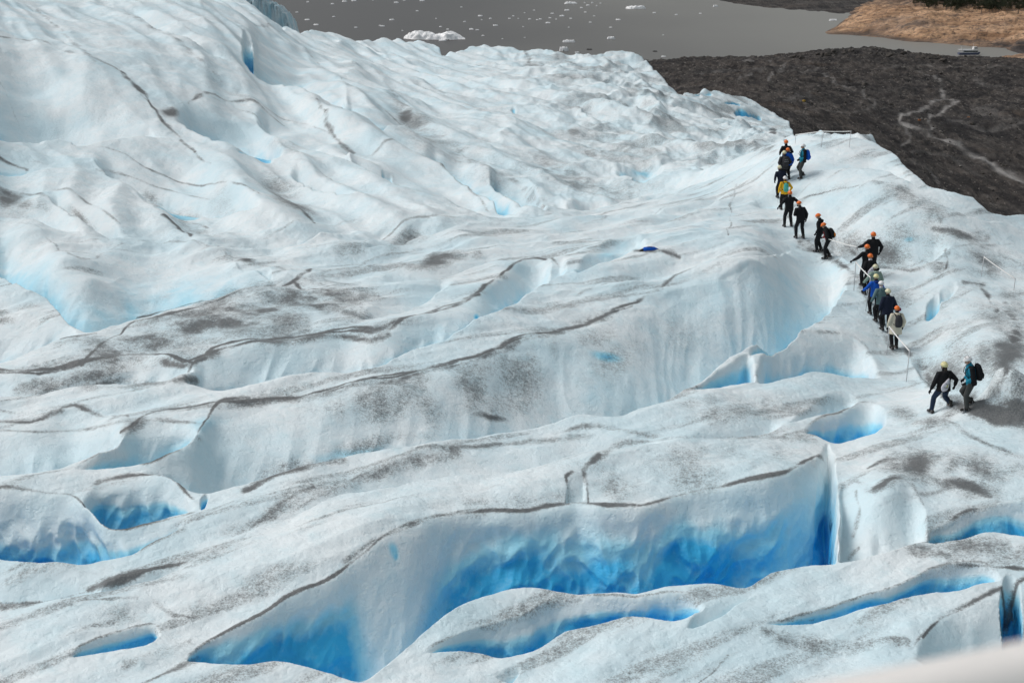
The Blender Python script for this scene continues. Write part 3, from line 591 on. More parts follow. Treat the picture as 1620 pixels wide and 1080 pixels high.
def water_material():
    m, nt, b = mat('lake_water')
    co = objco(nt)
    n = noise(nt, .35, 4, .6, stretch(nt, co, .35, 1, 1)); big = noise(nt, .004, 3, .5, stretch(nt, co, 1, .5, 1))
    sx_ = N(nt, 'ShaderNodeSeparateXYZ'); nt.links.new(co, sx_.inputs[0])
    px_ = math_(nt, 'ADD', sx_.outputs[0], math_(nt, 'MULTIPLY', big, 260))      # silt plume spreading from the right hand shore
    col = mixc(nt, rng(nt, px_, 20, 420), (.088, .084, .082), (.235, .228, .208))
    nt.links.new(col, b.inputs['Base Color'])
    b.inputs['Roughness'].default_value = .35; b.inputs['IOR'].default_value = 1.33; b.inputs['Specular IOR Level'].default_value = .12
    bump(nt, b, n, .25, .25)
    return m
M_WATER = water_material()
M_BERG = simple('berg_ice', (.93, .95, .96), .5, .3, .12, .8, bumpd=.3)
M_TOWER = None
def tower_material():
    m, nt, b = mat('serac_ice')
    co = objco(nt)
    s = noise(nt, .5, 5, .65, stretch(nt, co, 1, 1, .35)); f = noise(nt, 2.2, 4, .7, co)
    col = mixc(nt, rng(nt, s, .35, .65), (.78, .85, .88), (.42, .66, .76))
    col = mixc(nt, rng(nt, f, .5, .7, 0, .4), col, (.40, .52, .58))
    nt.links.new(col, b.inputs['Base Color']); b.inputs['Roughness'].default_value = .5
    bump(nt, b, math_(nt, 'ADD', s, f), .8, .8)
    return m
M_TOWER = tower_material()
M_ROCK = simple('boulder_rock', (.075, .068, .062), .9, .15, .45, 1.5, bumpd=.2)
M_ROCKP = simple('pale_rock', (.22, .20, .18), .9, .15, .3, 1.5, bumpd=.2)
M_ROCKY = simple('yellow_rock', (.42, .27, .06), .9, .15, .3, 1.5, bumpd=.2)
M_ROCKO = simple('orange_rock', (.30, .13, .06), .9, .15, .3, 1.5, bumpd=.2)
M_LEAF = simple('dark_foliage', (.035, .043, .024), .8, .2, .5, .6)
M_TRUNK = simple('grey_bark', (.20, .18, .16), .9, .1, .3, 1)
M_WHITE = simple('white_paint', (.75, .75, .74), .4, .4, .05, 3)
M_DKGLASS = simple('dark_window', (.03, .04, .045), .15, .5, .1, 3)
M_HULLBLUE = simple('blue_hull_paint', (.10, .12, .20), .4, .4, .1, 3)
M_ROPE = simple('white_rope', (.78, .78, .76), .8, .2, .08, 40)
M_POST = simple('pale_metal_post', (.55, .56, .57), .5, .4, .1, 30)
M_RAIL = simple('cream_rail_paint', (.74, .725, .70), .5, .3, .03, 6)

# ------------------------------------------------------------------ light and camera
SUN_EL, SUN_AZ = R(50), R(-68)      # azimuth clockwise from the view direction (+Y)
w = bpy.data.worlds.new('World'); scene.world = w; w.use_nodes = True
wn = w.node_tree
sky = wn.nodes.new('ShaderNodeTexSky'); sky.sky_type = 'NISHITA'; sky.sun_disc = False
sky.sun_elevation = SUN_EL; sky.sun_rotation = SUN_AZ
sky.air_density = 1.0; sky.dust_density = 4.0; sky.ozone_density = 1.0
hs = wn.nodes.new('ShaderNodeHueSaturation'); hs.inputs['Saturation'].default_value = .42; hs.inputs['Hue'].default_value = .462
wn.links.new(sky.outputs[0], hs.inputs['Color'])
bg = wn.nodes['Background']; bg.inputs['Strength'].default_value = .106
wn.links.new(hs.outputs[0], bg.inputs['Color'])
sl = bpy.data.lights.new('sun', 'SUN'); sl.energy = 1.2; sl.angle = R(32); sl.color = (1, .975, .94)
so = bpy.data.objects.new('sun', sl); COL.objects.link(so)
sd = Vector((math.sin(SUN_AZ) * math.cos(SUN_EL), math.cos(SUN_AZ) * math.cos(SUN_EL), math.sin(SUN_EL)))
so.rotation_euler = (-sd).to_track_quat('-Z', 'Y').to_euler(); so.location = (0, 0, 160)
cam = bpy.data.cameras.new('camera'); co_ = bpy.data.objects.new('camera', cam); COL.objects.link(co_)
cam.sensor_width = 36; cam.lens = FPX / 1620 * 36; cam.clip_end = 20000; cam.clip_start = .05
co_.location = (0, 0, CAMZ); co_.rotation_euler = (R(90) - PITCH, 0, 0)
cam.dof.use_dof = True; cam.dof.focus_distance = 52; cam.dof.aperture_fstop = 3.2
scene.camera = co_
scene.view_settings.view_transform = 'Standard'; scene.view_settings.look = 'None'
scene.view_settings.exposure = EXPOSURE = -.03; scene.view_settings.gamma = 1
scene.cycles.max_bounces = 10; scene.cycles.diffuse_bounces = 7
scene.cycles.use_denoising = True
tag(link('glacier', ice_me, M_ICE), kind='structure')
# the ice the photographer stands on, joining the glacier in front
gx, gy = np.meshgrid(np.linspace(-30, 30, 190), np.linspace(-14, 21.5, 120))
hz = np.maximum(-1.75 - .93 * np.maximum(gy - .3, 0), -15.4) + .25 * fbm(gx / 5, gy / 5, 4, 5) * sstep(.5, 4, gy) - np.maximum(np.abs(gx) - 3 - .2 * np.abs(gy), 0) * .7
hz = np.maximum(hz, -16.2)
tag(link('ice_slope', grid_mesh('ice_slope', gx, gy, hz + CAMZ, dict(dust=.15 + 0 * gx, blue_ice=0 * gx)), M_ICE), kind='structure')
# ------------------------------------------------------------------ lake, moraine, far shore
def flat(name, x0, x1, y0, y1, z, m):
    me = bpy.data.meshes.new(name)
    me.from_pydata([(x0, y0, z), (x1, y0, z), (x1, y1, z), (x0, y1, z)], [], [(0, 1, 2, 3)])
    return tag(link(name, me, m, smooth=False), kind='structure')
flat('lake', -6000, 6000, 120, 14000, 0.0, M_WATER)

MC = np.array([(1620,337,-62),(1500,300,-60),(1420,250,-57),(1320,210,-52),(1255,195,-47),(1200,150,-55),(1100,135,-63),(1040,112,-86),(1020,99,-99),(1100,96,-97),(1200,94,-96),(1260,88,-90),(1350,80,-82),
  (1440,88,-90),(1500,93,-97),(1560,94,-97),(1620,98,-92),(1350,150,-68),(1250,120,-76),(1480,150,-69),(1600,200,-64),(1600,130,-80),(1750,340,-60),(1850,200,-62),(1850,110,-80),(1480,115,-80),(1150,110,-85)], float)
mx, my, mz = at_height(MC[:, 0], MC[:, 1], MC[:, 2])
ex = [(.10, 1040, -112), (.25, 1000, -110), (.36, 1000, -110), (0.02, 1050, -116), (.5, 1050, -112), (.1, 180, -52), (.3, 180, -56), (.5, 200, -60), (-.02, 500, -112), (0.0, 300, -70), (.02, 700, -112)]
mor_env = TPS(np.r_[np.c_[KT * mx / my, np.log(my)], [(KT * a, math.log(b)) for a, b, c in ex]], np.r_[mz, [c for a, b, c in ex]], 5e-4)
mth = np.linspace(-.06, .52, 760); ma = np.linspace(math.atan(60 / 165), math.atan(78 / 1040), 760)
myy = np.geomspace(170, 1040, 820)
MT, MY = np.meshgrid(mth, myy); MX = MT * MY
MZ = mor_env(KT * MT, np.log(MY))
mu, mv = project(MX, MY, MZ)
rel = 1.2 * fbm(MX / 40, MY / 60, 4, 200) + .9 * ridged(MX / 22, MY / 40, 3, 205) * .7 + .35 * fbm(MX / 6, MY / 9, 3, 207)
rel = (rel + 1.0 * np.abs(perlin(MX / 5, MY / 8, 216)) + .55 * np.abs(perlin(MX / 2.2, MY / 3.5, 217))) * np.clip(MY / 450, .6, 1.3)
MZ = MZ + rel - .5 + 1.0 * np.clip((mv - 84) / -8, 0, 1) * fbm(MX / 9, MY / 9, 3, 209) * (MZ > -97)
path = np.zeros_like(MZ)
PATHS = [
 ([(1452,113),(1478,128),(1488,133)],1.6,.6),([(1488,143),(1496,156),(1480,163),(1462,172),(1450,180),(1428,187),(1422,196),(1432,202),(1450,206),(1470,212)],2.6,.9),
 ([(1496,156),(1515,163),(1500,172),(1485,180),(1470,188),(1468,198),(1475,208),(1470,214),(1482,222),(1500,228),(1515,232)],2.6,.9),
 ([(1515,232),(1530,243),(1548,252),(1572,262),(1590,275),(1620,287)],3.6,1.0),([(1572,262),(1580,272),(1600,278)],5,.7),
 ([(1430,200),(1436,214),(1440,222),(1425,232)],2.4,.45),([(1300,120),(1318,126),(1322,138),(1338,146),(1362,148),(1370,158),(1385,162)],2.0,.55),([(1382,165),(1384,178)],3.5,.5),
 ([(1218,130),(1222,120),(1238,112),(1242,105)],2.4,.55),([(1175,100),(1210,98),(1218,101)],2,.6),([(1240,158),(1280,154)],2,.3),([(1540,130),(1560,140),(1590,145)],2.5,.25),
 ([(1440,258),(1470,270),(1485,292)],3,.3),([(1540,175),(1575,180),(1600,195)],5,.25),([(1170,126),(1190,122)],2,.5),([(1100,120),(1160,112),(1230,118),(1300,112)],1.5,.2),([(1380,110),(1440,104),(1500,112),(1600,108)],1.5,.22),([(1260,175),(1330,182),(1400,176)],1.5,.2),([(1500,190),(1560,205),(1620,200)],2,.22),([(1430,240),(1500,250),(1560,285)],2,.18),
]
STN = np.clip(.75 + .6 * fbm(MX / 6, MY / 10, 3, 214), .2, 1.1); STW = np.clip(1 + .7 * fbm(MX / 8, MY / 12, 2, 215), .4, 1.8)
stroke_mask(path, PATHS, mu + 3 * perlin(MX / 12, MY / 20, 210) + 1.6 * perlin(MX / 4, MY / 7, 212), mv + 1.6 * perlin(MX / 12, MY / 20, 211))
tag(link('moraine', grid_mesh('moraine', MX, MY, MZ + CAMZ, dict(path=np.clip(path, 0, 1))), M_MOR), kind='structure')
MPU, MPV = project(MX, MY, MZ)
def on_moraine(u, v):
    d = (MPU - u) ** 2 + (MPV - v) ** 2
    ii = np.nonzero(d < 16)
    if not len(ii[0]): return None
    k = np.argmin(d[ii] + MY[ii] * .004)
    return float(MX[ii][k]), float(MY[ii][k]), float(MZ[ii][k]) + CAMZ

# far shore: tan rock rising from the lake, dark spit behind it
SC = np.array([(1285,51,-104),(1304,51.5,-100.2),(1312,45.5,-101.6),(1326,43,-99.2),(1318,39,-102.5),(1298,46,-104),(1334,33,-101),(1298,53,-100.8),(1340,57,-100.5),(1400,62,-100.5),(1460,68,-100.5),(1520,73,-100.5),(1590,79,-100.5),(1680,86,-100.5),(1325,49.5,-98.8),(1350,38,-96),(1348,30,-96),(1400,45,-95),(1400,15,-90),(1460,50,-94),(1450,20,-89),
  (1540,50,-93),(1540,20,-87),(1620,60,-93),(1620,20,-86),(1700,55,-90),(1700,10,-84),(1600,0,-83),(1500,2,-86),(1440,4,-88),(1800,40,-86)], float)
sx, sy, sz = at_height(SC[:, 0], SC[:, 1], SC[:, 2])
ex2 = [(.19, 1180, -104), (.20, 1300, -104), (.21, 1000, -106), (.30, 930, -106), (.37, 890, -106), (.45, 860, -106), (.23, 1500, -100), (.30, 1700, -78), (.42, 1700, -70), (.5, 1700, -66)]
sh_env = TPS(np.r_[np.c_[KT * sx / sy, np.log(sy)], [(KT * a, math.log(b)) for a, b, c in ex2]], np.r_[sz, [c for a, b, c in ex2]], 1e-4)
ST, SY = np.meshgrid(np.linspace(.18, .50, 420), np.geomspace(860, 1750, 420)); SX = ST * SY
SZ = sh_env(KT * ST, np.log(SY))
su, svv = project(SX, SY, SZ)
up = sstep(-101, -97, SZ)
SZ = SZ + up * (2.2 * (ridged(SX / 45 + SY / 160, SY / 22, 4, 300) - .8) + 1.2 * fbm(SX / 12, SY / 12, 4, 303))
scree = sstep(1400, 1560, su) * sstep(56, 72, svv + 3 * perlin(SX / 20, SY / 20, 310)) * 1.0
scree = np.maximum(scree, .8 * sstep(-97.5, -99.5, SZ))
scree = np.maximum(scree, .8 * sstep(16, 6, svv + (su - 1400) * -.01))
tag(link('rocky_shore', grid_mesh('rocky_shore', SX, SY, SZ + CAMZ, dict(scree=scree)), M_SHORE), kind='structure')
# tan rock at the right end of the moraine shore
RT, RY = np.meshgrid(np.linspace(.305, .46, 200), np.geomspace(800, 960, 90)); RX = RT * RY
ru, rv = project(RX, RY, -96 + 0 * RY)
cl = np.interp(ru, [1520, 1545, 1580, 1600, 1640, 1900], [-104, -99.2, -97.6, -96.4, -95.2, -93])
RZ = cl - np.abs((RY - 888) / 34) ** 2 * 4 + .8 * fbm(RX / 8, RY / 8, 4, 320)
tag(link('rock_bank', grid_mesh('rock_bank', RX, RY, RZ + CAMZ, dict(scree=.25 * sstep(.1, .5, fbm(RX / 10, RY / 10, 3, 322)))), M_SHORE), kind='structure')
# dark spit
PT, PY = np.meshgrid(np.linspace(.10, .36, 300), np.geomspace(1180, 2100, 120)); PX = PT * PY
edge = np.interp(PT, [.10, .142, .16, .19, .22, .25, .36], [2400, 1385, 1330, 1275, 1240, 1215, 1150])
PZ = -100.6 + 5.5 * sstep(0, 170, PY - edge) + .010 * np.maximum(PY - edge - 100, 0) + .5 * fbm(PX / 18, PY / 40, 4, 330)
PZ -= 3 * sstep(0, -60, PY - edge) + 6 * sstep(-5, -60, (PT - .145) * PY)
tag(link('gravel_spit', grid_mesh('gravel_spit', PX, PY, PZ + CAMZ, dict(path=.12 * sstep(.1, .6, fbm(PX / 60, PY / 12, 3, 333)))), M_MOR), kind='structure')

# ------------------------------------------------------------------ rocks
def rock_mesh(seed, sx=1, sy=1, sz=.7):
    r = random.Random(seed); bm = bmesh.new()
    bmesh.ops.create_icosphere(bm, subdivisions=2, radius=.5)
    pl = [(Vector((r.gauss(0, 1), r.gauss(0, 1), r.gauss(0, 1))).normalized(), r.uniform(.26, .42)) for _ in range(9)]
    for v in bm.verts:
        for n, d in pl:
            e = v.co.dot(n) - d
            if e > 0: v.co -= n * e
        v.co.x *= sx; v.co.y *= sy; v.co.z *= sz
    me = bpy.data.meshes.new('boulder'); bm.to_mesh(me); bm.free(); return me
rocks = [rock_mesh(s, random.uniform(.9, 1.4), random.uniform(.8, 1.1), random.uniform(.55, .9)) for s in range(8)]
def rock(name, u, v, px, m, label, group=None, mesh=None):
    p = on_moraine(u, v)
    if p is None: return
    d = math.sqrt(p[0] ** 2 + p[1] ** 2)
    s = px / FPX * d
    o = bpy.data.objects.new(name, (mesh or random.choice(rocks)).copy()); COL.objects.link(o); o.data.materials.append(m)
    o.location = (p[0], p[1], p[2] + s * .12); o.scale = (s, s, s); o.rotation_euler = (random.uniform(-.3, .3), random.uniform(-.3, .3), random.uniform(0, 6.3))
    return tag(o, label, 'boulder', group)
rock('boulder', 1272, 161, 8, M_ROCKY, 'yellow boulder lying alone on the dark moraine')
rock('boulder', 1532, 187, 6, M_ROCKO, 'rusty orange boulder on the moraine right of the forked path')
rock('boulder', 1454, 191, 6, M_ROCKO, 'small tan orange boulder beside the pale winding path')
rock('boulder', 1368, 135, 12, M_ROCK, 'large dark boulder left of the top of the winding path')
rock('boulder', 1537, 197, 10, M_ROCK, 'dark grey boulder just below the rusty orange boulder')
rock('boulder', 1430, 87, 14, M_ROCK, 'big dark round boulder on the moraine crest against the lake')
rock('boulder', 1025, 91, 11, M_ROCK, 'black lump of rock at the lakeside tip of the moraine')
rock('boulder', 1505, 327, 18, M_ROCKP, 'flat pale rock slab beside the right hand ice hump')
for i in range(170):
    u = random.uniform(1120, 1620); v = random.uniform(86, 330)
    sl_ = np.interp(u, SIL[:, 0], SIL[:, 1])
    if v > sl_ - 4: continue
    pale = random.random() < .3
    rock('boulder', u, v, random.uniform(2.4, 6.5), M_ROCKP if pale else M_ROCK,
         'small pale rock scattered on the dark gravel moraine' if pale else 'small dark rock scattered on the dark gravel moraine',
         'pale rocks scattered over the moraine' if pale else 'dark rocks scattered over the moraine')
for i in range(46):
    u = random.uniform(1240, 1500); v = np.interp(u, [1130, 1200, 1260, 1300, 1350, 1400, 1440, 1500, 1620], [93, 94, 88, 85, 80, 86, 89, 94, 97]) + random.uniform(0, 5)
    rock('boulder', u, v, random.uniform(5, 12), M_ROCK, 'dark rock heaped along the moraine crest by the lake', 'dark rocks along the moraine crest')
# pebbles too many to count: one object
bm = bmesh.new()
src = [(np.array([v.co[:] for v in r.vertices]), [tuple(p.vertices) for p in r.polygons]) for r in [rock_mesh(50, 1, 1, .7)]]
vs, fs = [], []
lowv = []
_b = bmesh.new(); bmesh.ops.create_icosphere(_b, subdivisions=1, radius=.5)
bv = np.array([v.co[:] for v in _b.verts]); bf = [tuple(x.index for x in f.verts) for f in _b.faces]; _b.free(); bm.free()
rs = np.random.RandomState(4)
mi = rs.randint(0, MX.size, 110000)
cu, cv, cyy = MPU.ravel()[mi], MPV.ravel()[mi], MY.ravel()[mi]
ok = (path.ravel()[mi] < .3) & (cu > 1000) & (cu < 1660) & (cv < np.interp(cu, SIL[:, 0], SIL[:, 1]) + 4) & (MZ.ravel()[mi] > -98)
mi = mi[ok][:8000]
for k, q in enumerate(mi):
    d = MY.ravel()[q]; s = rs.gamma(2.0, .55) * .95 / FPX * d + .05
    m_ = bv * (1 + .35 * rs.uniform(-1, 1, bv.shape)) * s * np.array([1.1, 1, .75])
    m_ = m_ + np.array([MX.ravel()[q] + rs.uniform(-.5, .5), MY.ravel()[q] + rs.uniform(-.5, .5), MZ.ravel()[q] + CAMZ + s * .1])
    fs += [tuple(i + len(vs) for i in f) for f in bf]; vs += [tuple(r) for r in m_]
me = bpy.data.meshes.new('gravel'); me.from_pydata(vs, [], fs)
me.materials.append(M_ROCK); me.materials.append(M_ROCKP)
me.polygons.foreach_set('material_index', np.repeat((rs.uniform(size=len(mi)) < .34).astype(np.int32), len(bf)))
tag(link('gravel', me), 'loose grey stones strewn over the dark moraine slope', 'gravel', kind='stuff')

# ------------------------------------------------------------------ floating ice
def berg_mesh(name, L, Wd, Hh, seed, n=46, m=18, lobes=None):
    """a floating block: height field over an uneven outline, flat underside below the water"""
    xs = np.linspace(-1, 1, n); ys = np.linspace(-1, 1, m)
    Xg, Yg = np.meshgrid(xs, ys)
    prof = np.ones_like(Xg) if lobes is None else np.interp(Xg, [a for a, b in lobes], [b for a, b in lobes])
    out = 1 - np.sqrt(np.abs(Xg) ** 2.6 + np.abs(Yg) ** 2.6) + .22 * fbm(Xg * 2, Yg * 2, 3, seed)
    Zg = Hh * prof * sstep(0, .35, out) * (.85 + .28 * fbm(Xg * 3.3, Yg * 2.2, 3, seed + 4)) - .3
    Zg = np.where(out < 0, -.5, Zg)
    return grid_mesh(name, Xg * L / 2, Yg * Wd / 2, Zg)
def berg(u, v, wpx, hpx, label, group=None, seed=0, lobes=None, name='iceberg', cat='iceberg', m=None, n=46):
    x, y, z = at_height(u, v, -100.0)
    d = y / cP
    L = wpx / FPX * d; Hh = hpx / FPX * d
    o = link(name, berg_mesh(name, L, max(L * .45, .6), Hh, seed, n=n, m=max(6, n // 2 - 4), lobes=lobes), m or M_BERG)
    o.location = (float(x), float(y), 0.0); o.rotation_euler = (0, 0, random.uniform(-.12, .12))
    return tag(o, label, cat, group)
berg(688, 61, 92, 11, 'long white iceberg with a jagged top, largest on the lake', seed=1, lobes=[(-1, .7), (-.7, 1.1), (-.4, .95), (-.1, .8), (0, .55), (.2, .65), (.45, 1.0), (.7, .75), (1, .3)], n=90)
berg(1006, 14, 30, 5, 'flat topped iceberg with a blue side, high up in the middle of the lake', seed=3, lobes=[(-1, .8), (.5, 1), (1, .7)])
berg(903, 6, 20, 3, 'low white iceberg at the upper edge above the cluster of floes', seed=4)
berg(900, 67, 20, 4, 'low white iceberg just above the middle of the far ice skyline', seed=5)
berg(967, 62, 12, 4, 'small humped white iceberg left of the pale water, alone', seed=6)
berg(892, 81, 14, 7, 'chunky white iceberg close above the glacier skyline', seed=7)
berg(1132, 11, 8, 3, 'white iceberg off the pointed tip of the dark spit', seed=8)
berg(700, 65, 12, 2.5, 'thin white floe hugging the front of the largest iceberg', seed=9, name='ice_floe', cat='ice floe')
berg(913, 84, 8, 2.5, 'tiny white floe right of the chunky iceberg above the skyline', seed=11, name='ice_floe', cat='ice floe')
berg(1318, 33, 13, 3, 'pale floe drifting beside the tan rocky point', seed=12, name='ice_floe', cat='ice floe')
M_BERGD = simple('dirty_berg_ice', (.06, .06, .06), .7, .2, .2, 1)
berg(932, 79, 9, 2.4, 'dark dirt covered floe left of the far ice peak', seed=13, name='ice_floe', cat='ice floe', m=M_BERGD, n=20)
berg(1036, 82, 8, 2.2, 'dark dirt covered floe just off the moraine tip', seed=14, name='ice_floe', cat='ice floe', m=M_BERGD, n=20)
FL = [(528,27),(524,28),(563,44),(601,41),(600,56),(637,49),(605,42),(598,51),(486,32),(470,20),(577,52),(526,7),(487,4),(455,5),(627,5),(560,2),(575,2),(590,1),(545,3),(515,5),(640,1),(668,2),(705,1),
 (697,43),(708,47),(739,40),(746,47),(764,57),(778,54),(762,32),(776,30),(800,33),(784,41),(820,30),(842,24),(850,32),(855,31),(862,42),(866,36),(874,22),(884,19),(897,17),(880,31),(895,47),(900,44),(903,30),(910,30),(867,37),(828,43),
 (935,17),(940,26),(934,36),(955,41),(966,44),(978,32),(947,22),(930,9),(950,6),(958,3),(1035,21),(1049,56),(1097,1),(1108,22),(830,21),(755,24),(735,35),(760,26),(790,24),(812,26),(845,17),(720,60),(755,48),(920,13),(914,8),(925,5),(944,10),(965,8),
 (1006,91),(1050,90),(1060,92),(795,62),(830,60),(650,30),(620,32),(660,18),(700,20),(730,12),(500,40),(540,50),(1070,24),(690,30),(780,36),(806,30),(838,31),(858,27),(870,29),(889,26),(916,22),(926,20),(937,5),(945,2)]
for i, (u, v) in enumerate([q for k, q in enumerate(FL) if k % 3 != 1]):
    wpx = random.choice([3, 3, 4, 5, 6, 8]); 
    berg(u, v, wpx, 1.2 + wpx * .13, 'small white scrap of ice floating on the grey lake', 'scraps of ice floating on the lake', seed=20 + i, name='ice_floe', cat='ice floe', n=16)

# the broken ice front standing behind the slope at the upper left
def tower(name, pts, y, depth, label, seed, zbase):
    """pts: outline top (u, v) from left to right; a thick rough block standing in the lake"""
    P = np.array(pts, float); n, m = 70, 26
    us = np.linspace(P[0, 0], P[-1, 0], n)
    top = np.interp(us, P[:, 0], P[:, 1])
    dx, dy, dz = ray(us, top)
    xt = dx / dy * y; ztop = dz / dy * y
    bmv = []
    rows = []
    for k in range(m):                       # front face from foot to top, then back over the top and down
        rows.append(('f', k / (m - 1)))
    for k in range(1, 8): rows.append(('t', k / 7))
    rows.append(('b', 1.0))
    Xg = np.zeros((len(rows), n)); Yg = np.zeros_like(Xg); Zg = np.zeros_like(Xg)
    for i, (kk, t) in enumerate(rows):
        if kk == 'f':
            z = zbase + (ztop - zbase) * t; yb = y - depth * .5 * (1 - t) ** 1.5
            jit = fbm(us / 5 + seed, np.full(n, t * 6), 4, 400 + seed) * 1.6
            Xg[i] = xt; Yg[i] = yb + jit * (.4 + .6 * (1 - t)); Zg[i] = z
        elif kk == 't':
            Xg[i] = xt; Yg[i] = y + depth * t; Zg[i] = ztop - 2.5 * t * t + .8 * fbm(us / 3, np.full(n, t * 3.), 3, 420 + seed) * t
        else:
            Xg[i] = xt; Yg[i] = y + depth; Zg[i] = zbase
    o = link(name, grid_mesh(name, Xg, Yg, Zg + CAMZ), M_TOWER, smooth=False)
    return tag(o, label, 'ice tower')
tower('ice_tower', [(386,12),(389,-8),(392,3),(396,0),(399,7),(400,-6),(406,-16),(411,-4),(414,4),(416,0),(420,6),(424,4),(427,9),(430,4),(434,9),(438,10),(441,13),(446,20),(450,22),(452,27),(454,36),(457,42),(458,60)], 330, 16,
      'jagged pale blue ice tower behind the slope at upper left, by the lake', 3, -104)

# ------------------------------------------------------------------ trees on the far shore
def tree_kind(seed, h):
    r = random.Random(seed)
    root = empty('tree')
    bm = bmesh.new()
    def limb(a, b, ra, rb):
        d = (b - a); ax = d.orthogonal().normalized(); ay = d.normalized().cross(ax)
        ringa = [bm.verts.new(a + (ax * math.cos(t) + ay * math.sin(t)) * ra) for t in [i * math.tau / 6 for i in range(6)]]
        ringb = [bm.verts.new(b + (ax * math.cos(t) + ay * math.sin(t)) * rb) for t in [i * math.tau / 6 for i in range(6)]]
        for i in range(6): bm.faces.new((ringa[i], ringa[(i + 1) % 6], ringb[(i + 1) % 6], ringb[i]))
    t0 = Vector((0, 0, -.4)); t1 = Vector((r.uniform(-.4, .4), r.uniform(-.4, .4), h * .5)); t2 = t1 + Vector((r.uniform(-.6, .6), r.uniform(-.4, .4), h * .42))
    limb(t0, t1, .28, .2); limb(t1, t2, .2, .05)
    tips = [t2]
    for k in range(7):
        a = t0.lerp(t1, r.uniform(.5, 1)) if k < 4 else t1.lerp(t2, r.uniform(.1, .7))
        an = r.uniform(0, 6.28); L = r.uniform(1.3, 3.0)
        e = a + Vector((math.cos(an) * L, math.sin(an) * L, L * r.uniform(.4, .9))); limb(a, e, .11, .03); tips.append(e)
    bm_to('trunk', bm, M_TRUNK, root)
    bm = bmesh.new()
    for c in tips:
        for k in range(110):
            p = c + Vector((r.gauss(0, .75), r.gauss(0, .75), r.gauss(0, .5)))
            s = r.uniform(.16, .36); n = Vector((r.gauss(0, 1), r.gauss(0, 1), r.gauss(0, 1))).normalized()
            a = n.orthogonal().normalized() * s; b = n.cross(a)
            bm.faces.new([bm.verts.new(p + a), bm.verts.new(p + b * .7), bm.verts.new(p - a), bm.verts.new(p - b * .7)])
    bm_to('crown', bm, M_LEAF, root, smooth=False)
    return root
kinds = [tree_kind(60 + k, 7 + k) for k in range(3)]
def shore_z(x, y):
    i = int(np.clip(np.searchsorted(SY[:, 0], y), 1, 418)); j = int(np.clip(np.searchsorted(ST[0], x / y), 1, 418))
    return float(SZ[i, j]) + CAMZ
ntree = 0
TL = ['dark leafy tree growing on the tan rocky shore', 'dark leafy tree growing on the tan rocky shore', 'dark leafy tree growing on the tan rocky shore']
for i in range(2000):
    if ntree >= 170: break
    u = random.uniform(1450, 1640); vmax = np.interp(u, [1450, 1475, 1560, 1640], [8, 17, 20, 21])
    ii = np.nonzero((np.abs(PSU - u) < 4) & (np.abs(PSV - (vmax - abs(random.gauss(0, 14)))) < 3)) if 'PSU' in globals() else None
    if ii is None:
        PSU, PSV = project(SX, SY, SZ); continue
    if not len(ii[0]): continue
    k = random.randrange(len(ii[0])); x, y = float(SX[ii][k]), float(SY[ii][k])
    src_ = kinds[ntree % 3]
    if ntree < 3: o = src_
    else:
        o = src_.copy(); COL.objects.link(o)
        for ch in src_.children:
            c = ch.copy(); COL.objects.link(c); c.parent = o
    o.location = (x + random.uniform(-1.5, 1.5), y, shore_z(x, y)); o.rotation_euler = (0, 0, random.uniform(0, 6.28)); s = random.uniform(.7, 1.2); o.scale = (s, s, s)
    tag(o, TL[0], 'tree', 'trees along the top of the tan shore'); ntree += 1

# ------------------------------------------------------------------ tour boat
def box(bm, x0, x1, y0, y1, z0, z1, tx=0, ty=0):
    vs = [bm.verts.new(p) for p in ((x0, y0, z0), (x1, y0, z0), (x1, y1, z0), (x0, y1, z0), (x0 + tx, y0 + ty, z1), (x1 - tx, y0 + ty, z1), (x1 - tx, y1 - ty, z1), (x0 + tx, y1 - ty, z1))]
    for f in ((3, 2, 1, 0), (4, 5, 6, 7), (0, 1, 5, 4), (1, 2, 6, 5), (2, 3, 7, 6), (3, 0, 4, 7)): bm.faces.new([vs[i] for i in f])
def tube(bm, a, b, r, n=8):
    a, b = Vector(a), Vector(b); d = b - a; ax = d.orthogonal().normalized(); ay = d.normalized().cross(ax)
    ra = [bm.verts.new(a + (ax * math.cos(i * math.tau / n) + ay * math.sin(i * math.tau / n)) * r) for i in range(n)]
    rb = [bm.verts.new(b + (ax * math.cos(i * math.tau / n) + ay * math.sin(i * math.tau / n)) * r) for i in range(n)]
    for i in range(n): bm.faces.new((ra[i], ra[(i + 1) % n], rb[(i + 1) % n], rb[i]))
    bm.faces.new(ra[::-1]); bm.faces.new(rb)
bx, by, bz = [float(t) for t in at_height(1533, 86.5, -100.0)]
boat = tag(empty('tour_boat', (bx, by, 0.0), R(4)), 'white tour boat with a dark window band moored by the moraine shore', 'boat')
bm = bmesh.new()
secs = []
for x, hw, z0 in ((-7, 1.9, .1), (-4, 2.1, -.3), (0, 2.2, -.4), (4, 1.9, -.3), (6.3, 1.0, .2), (7.4, .08, .9)):
    secs.append([bm.verts.new((x, y, z)) for y, z in ((-hw, 1.25 + max(0, x) * .05), (-hw * .8, z0), (hw * .8, z0), (hw, 1.25 + max(0, x) * .05))])
for a, b in zip(secs[:-1], secs[1:]):
    for i in range(3): bm.faces.new((a[i], a[i + 1], b[i + 1], b[i]))
    bm.faces.new((a[3], a[0], b[0], b[3]))
bm.faces.new(secs[0]); bm.faces.new(secs[-1][::-1])
bm_to('hull', bm, M_HULLBLUE, boat, False)
bm = bmesh.new(); box(bm, -4.6, 5.2, -1.7, 1.7, 1.28, 3.3, .15, .1); bm_to('cabin', bm, M_WHITE, boat, False)
bm = bmesh.new(); box(bm, -4.3, 5.1, -1.76, 1.76, 1.75, 2.5); bm_to('window_band', bm, M_DKGLASS, boat, False)
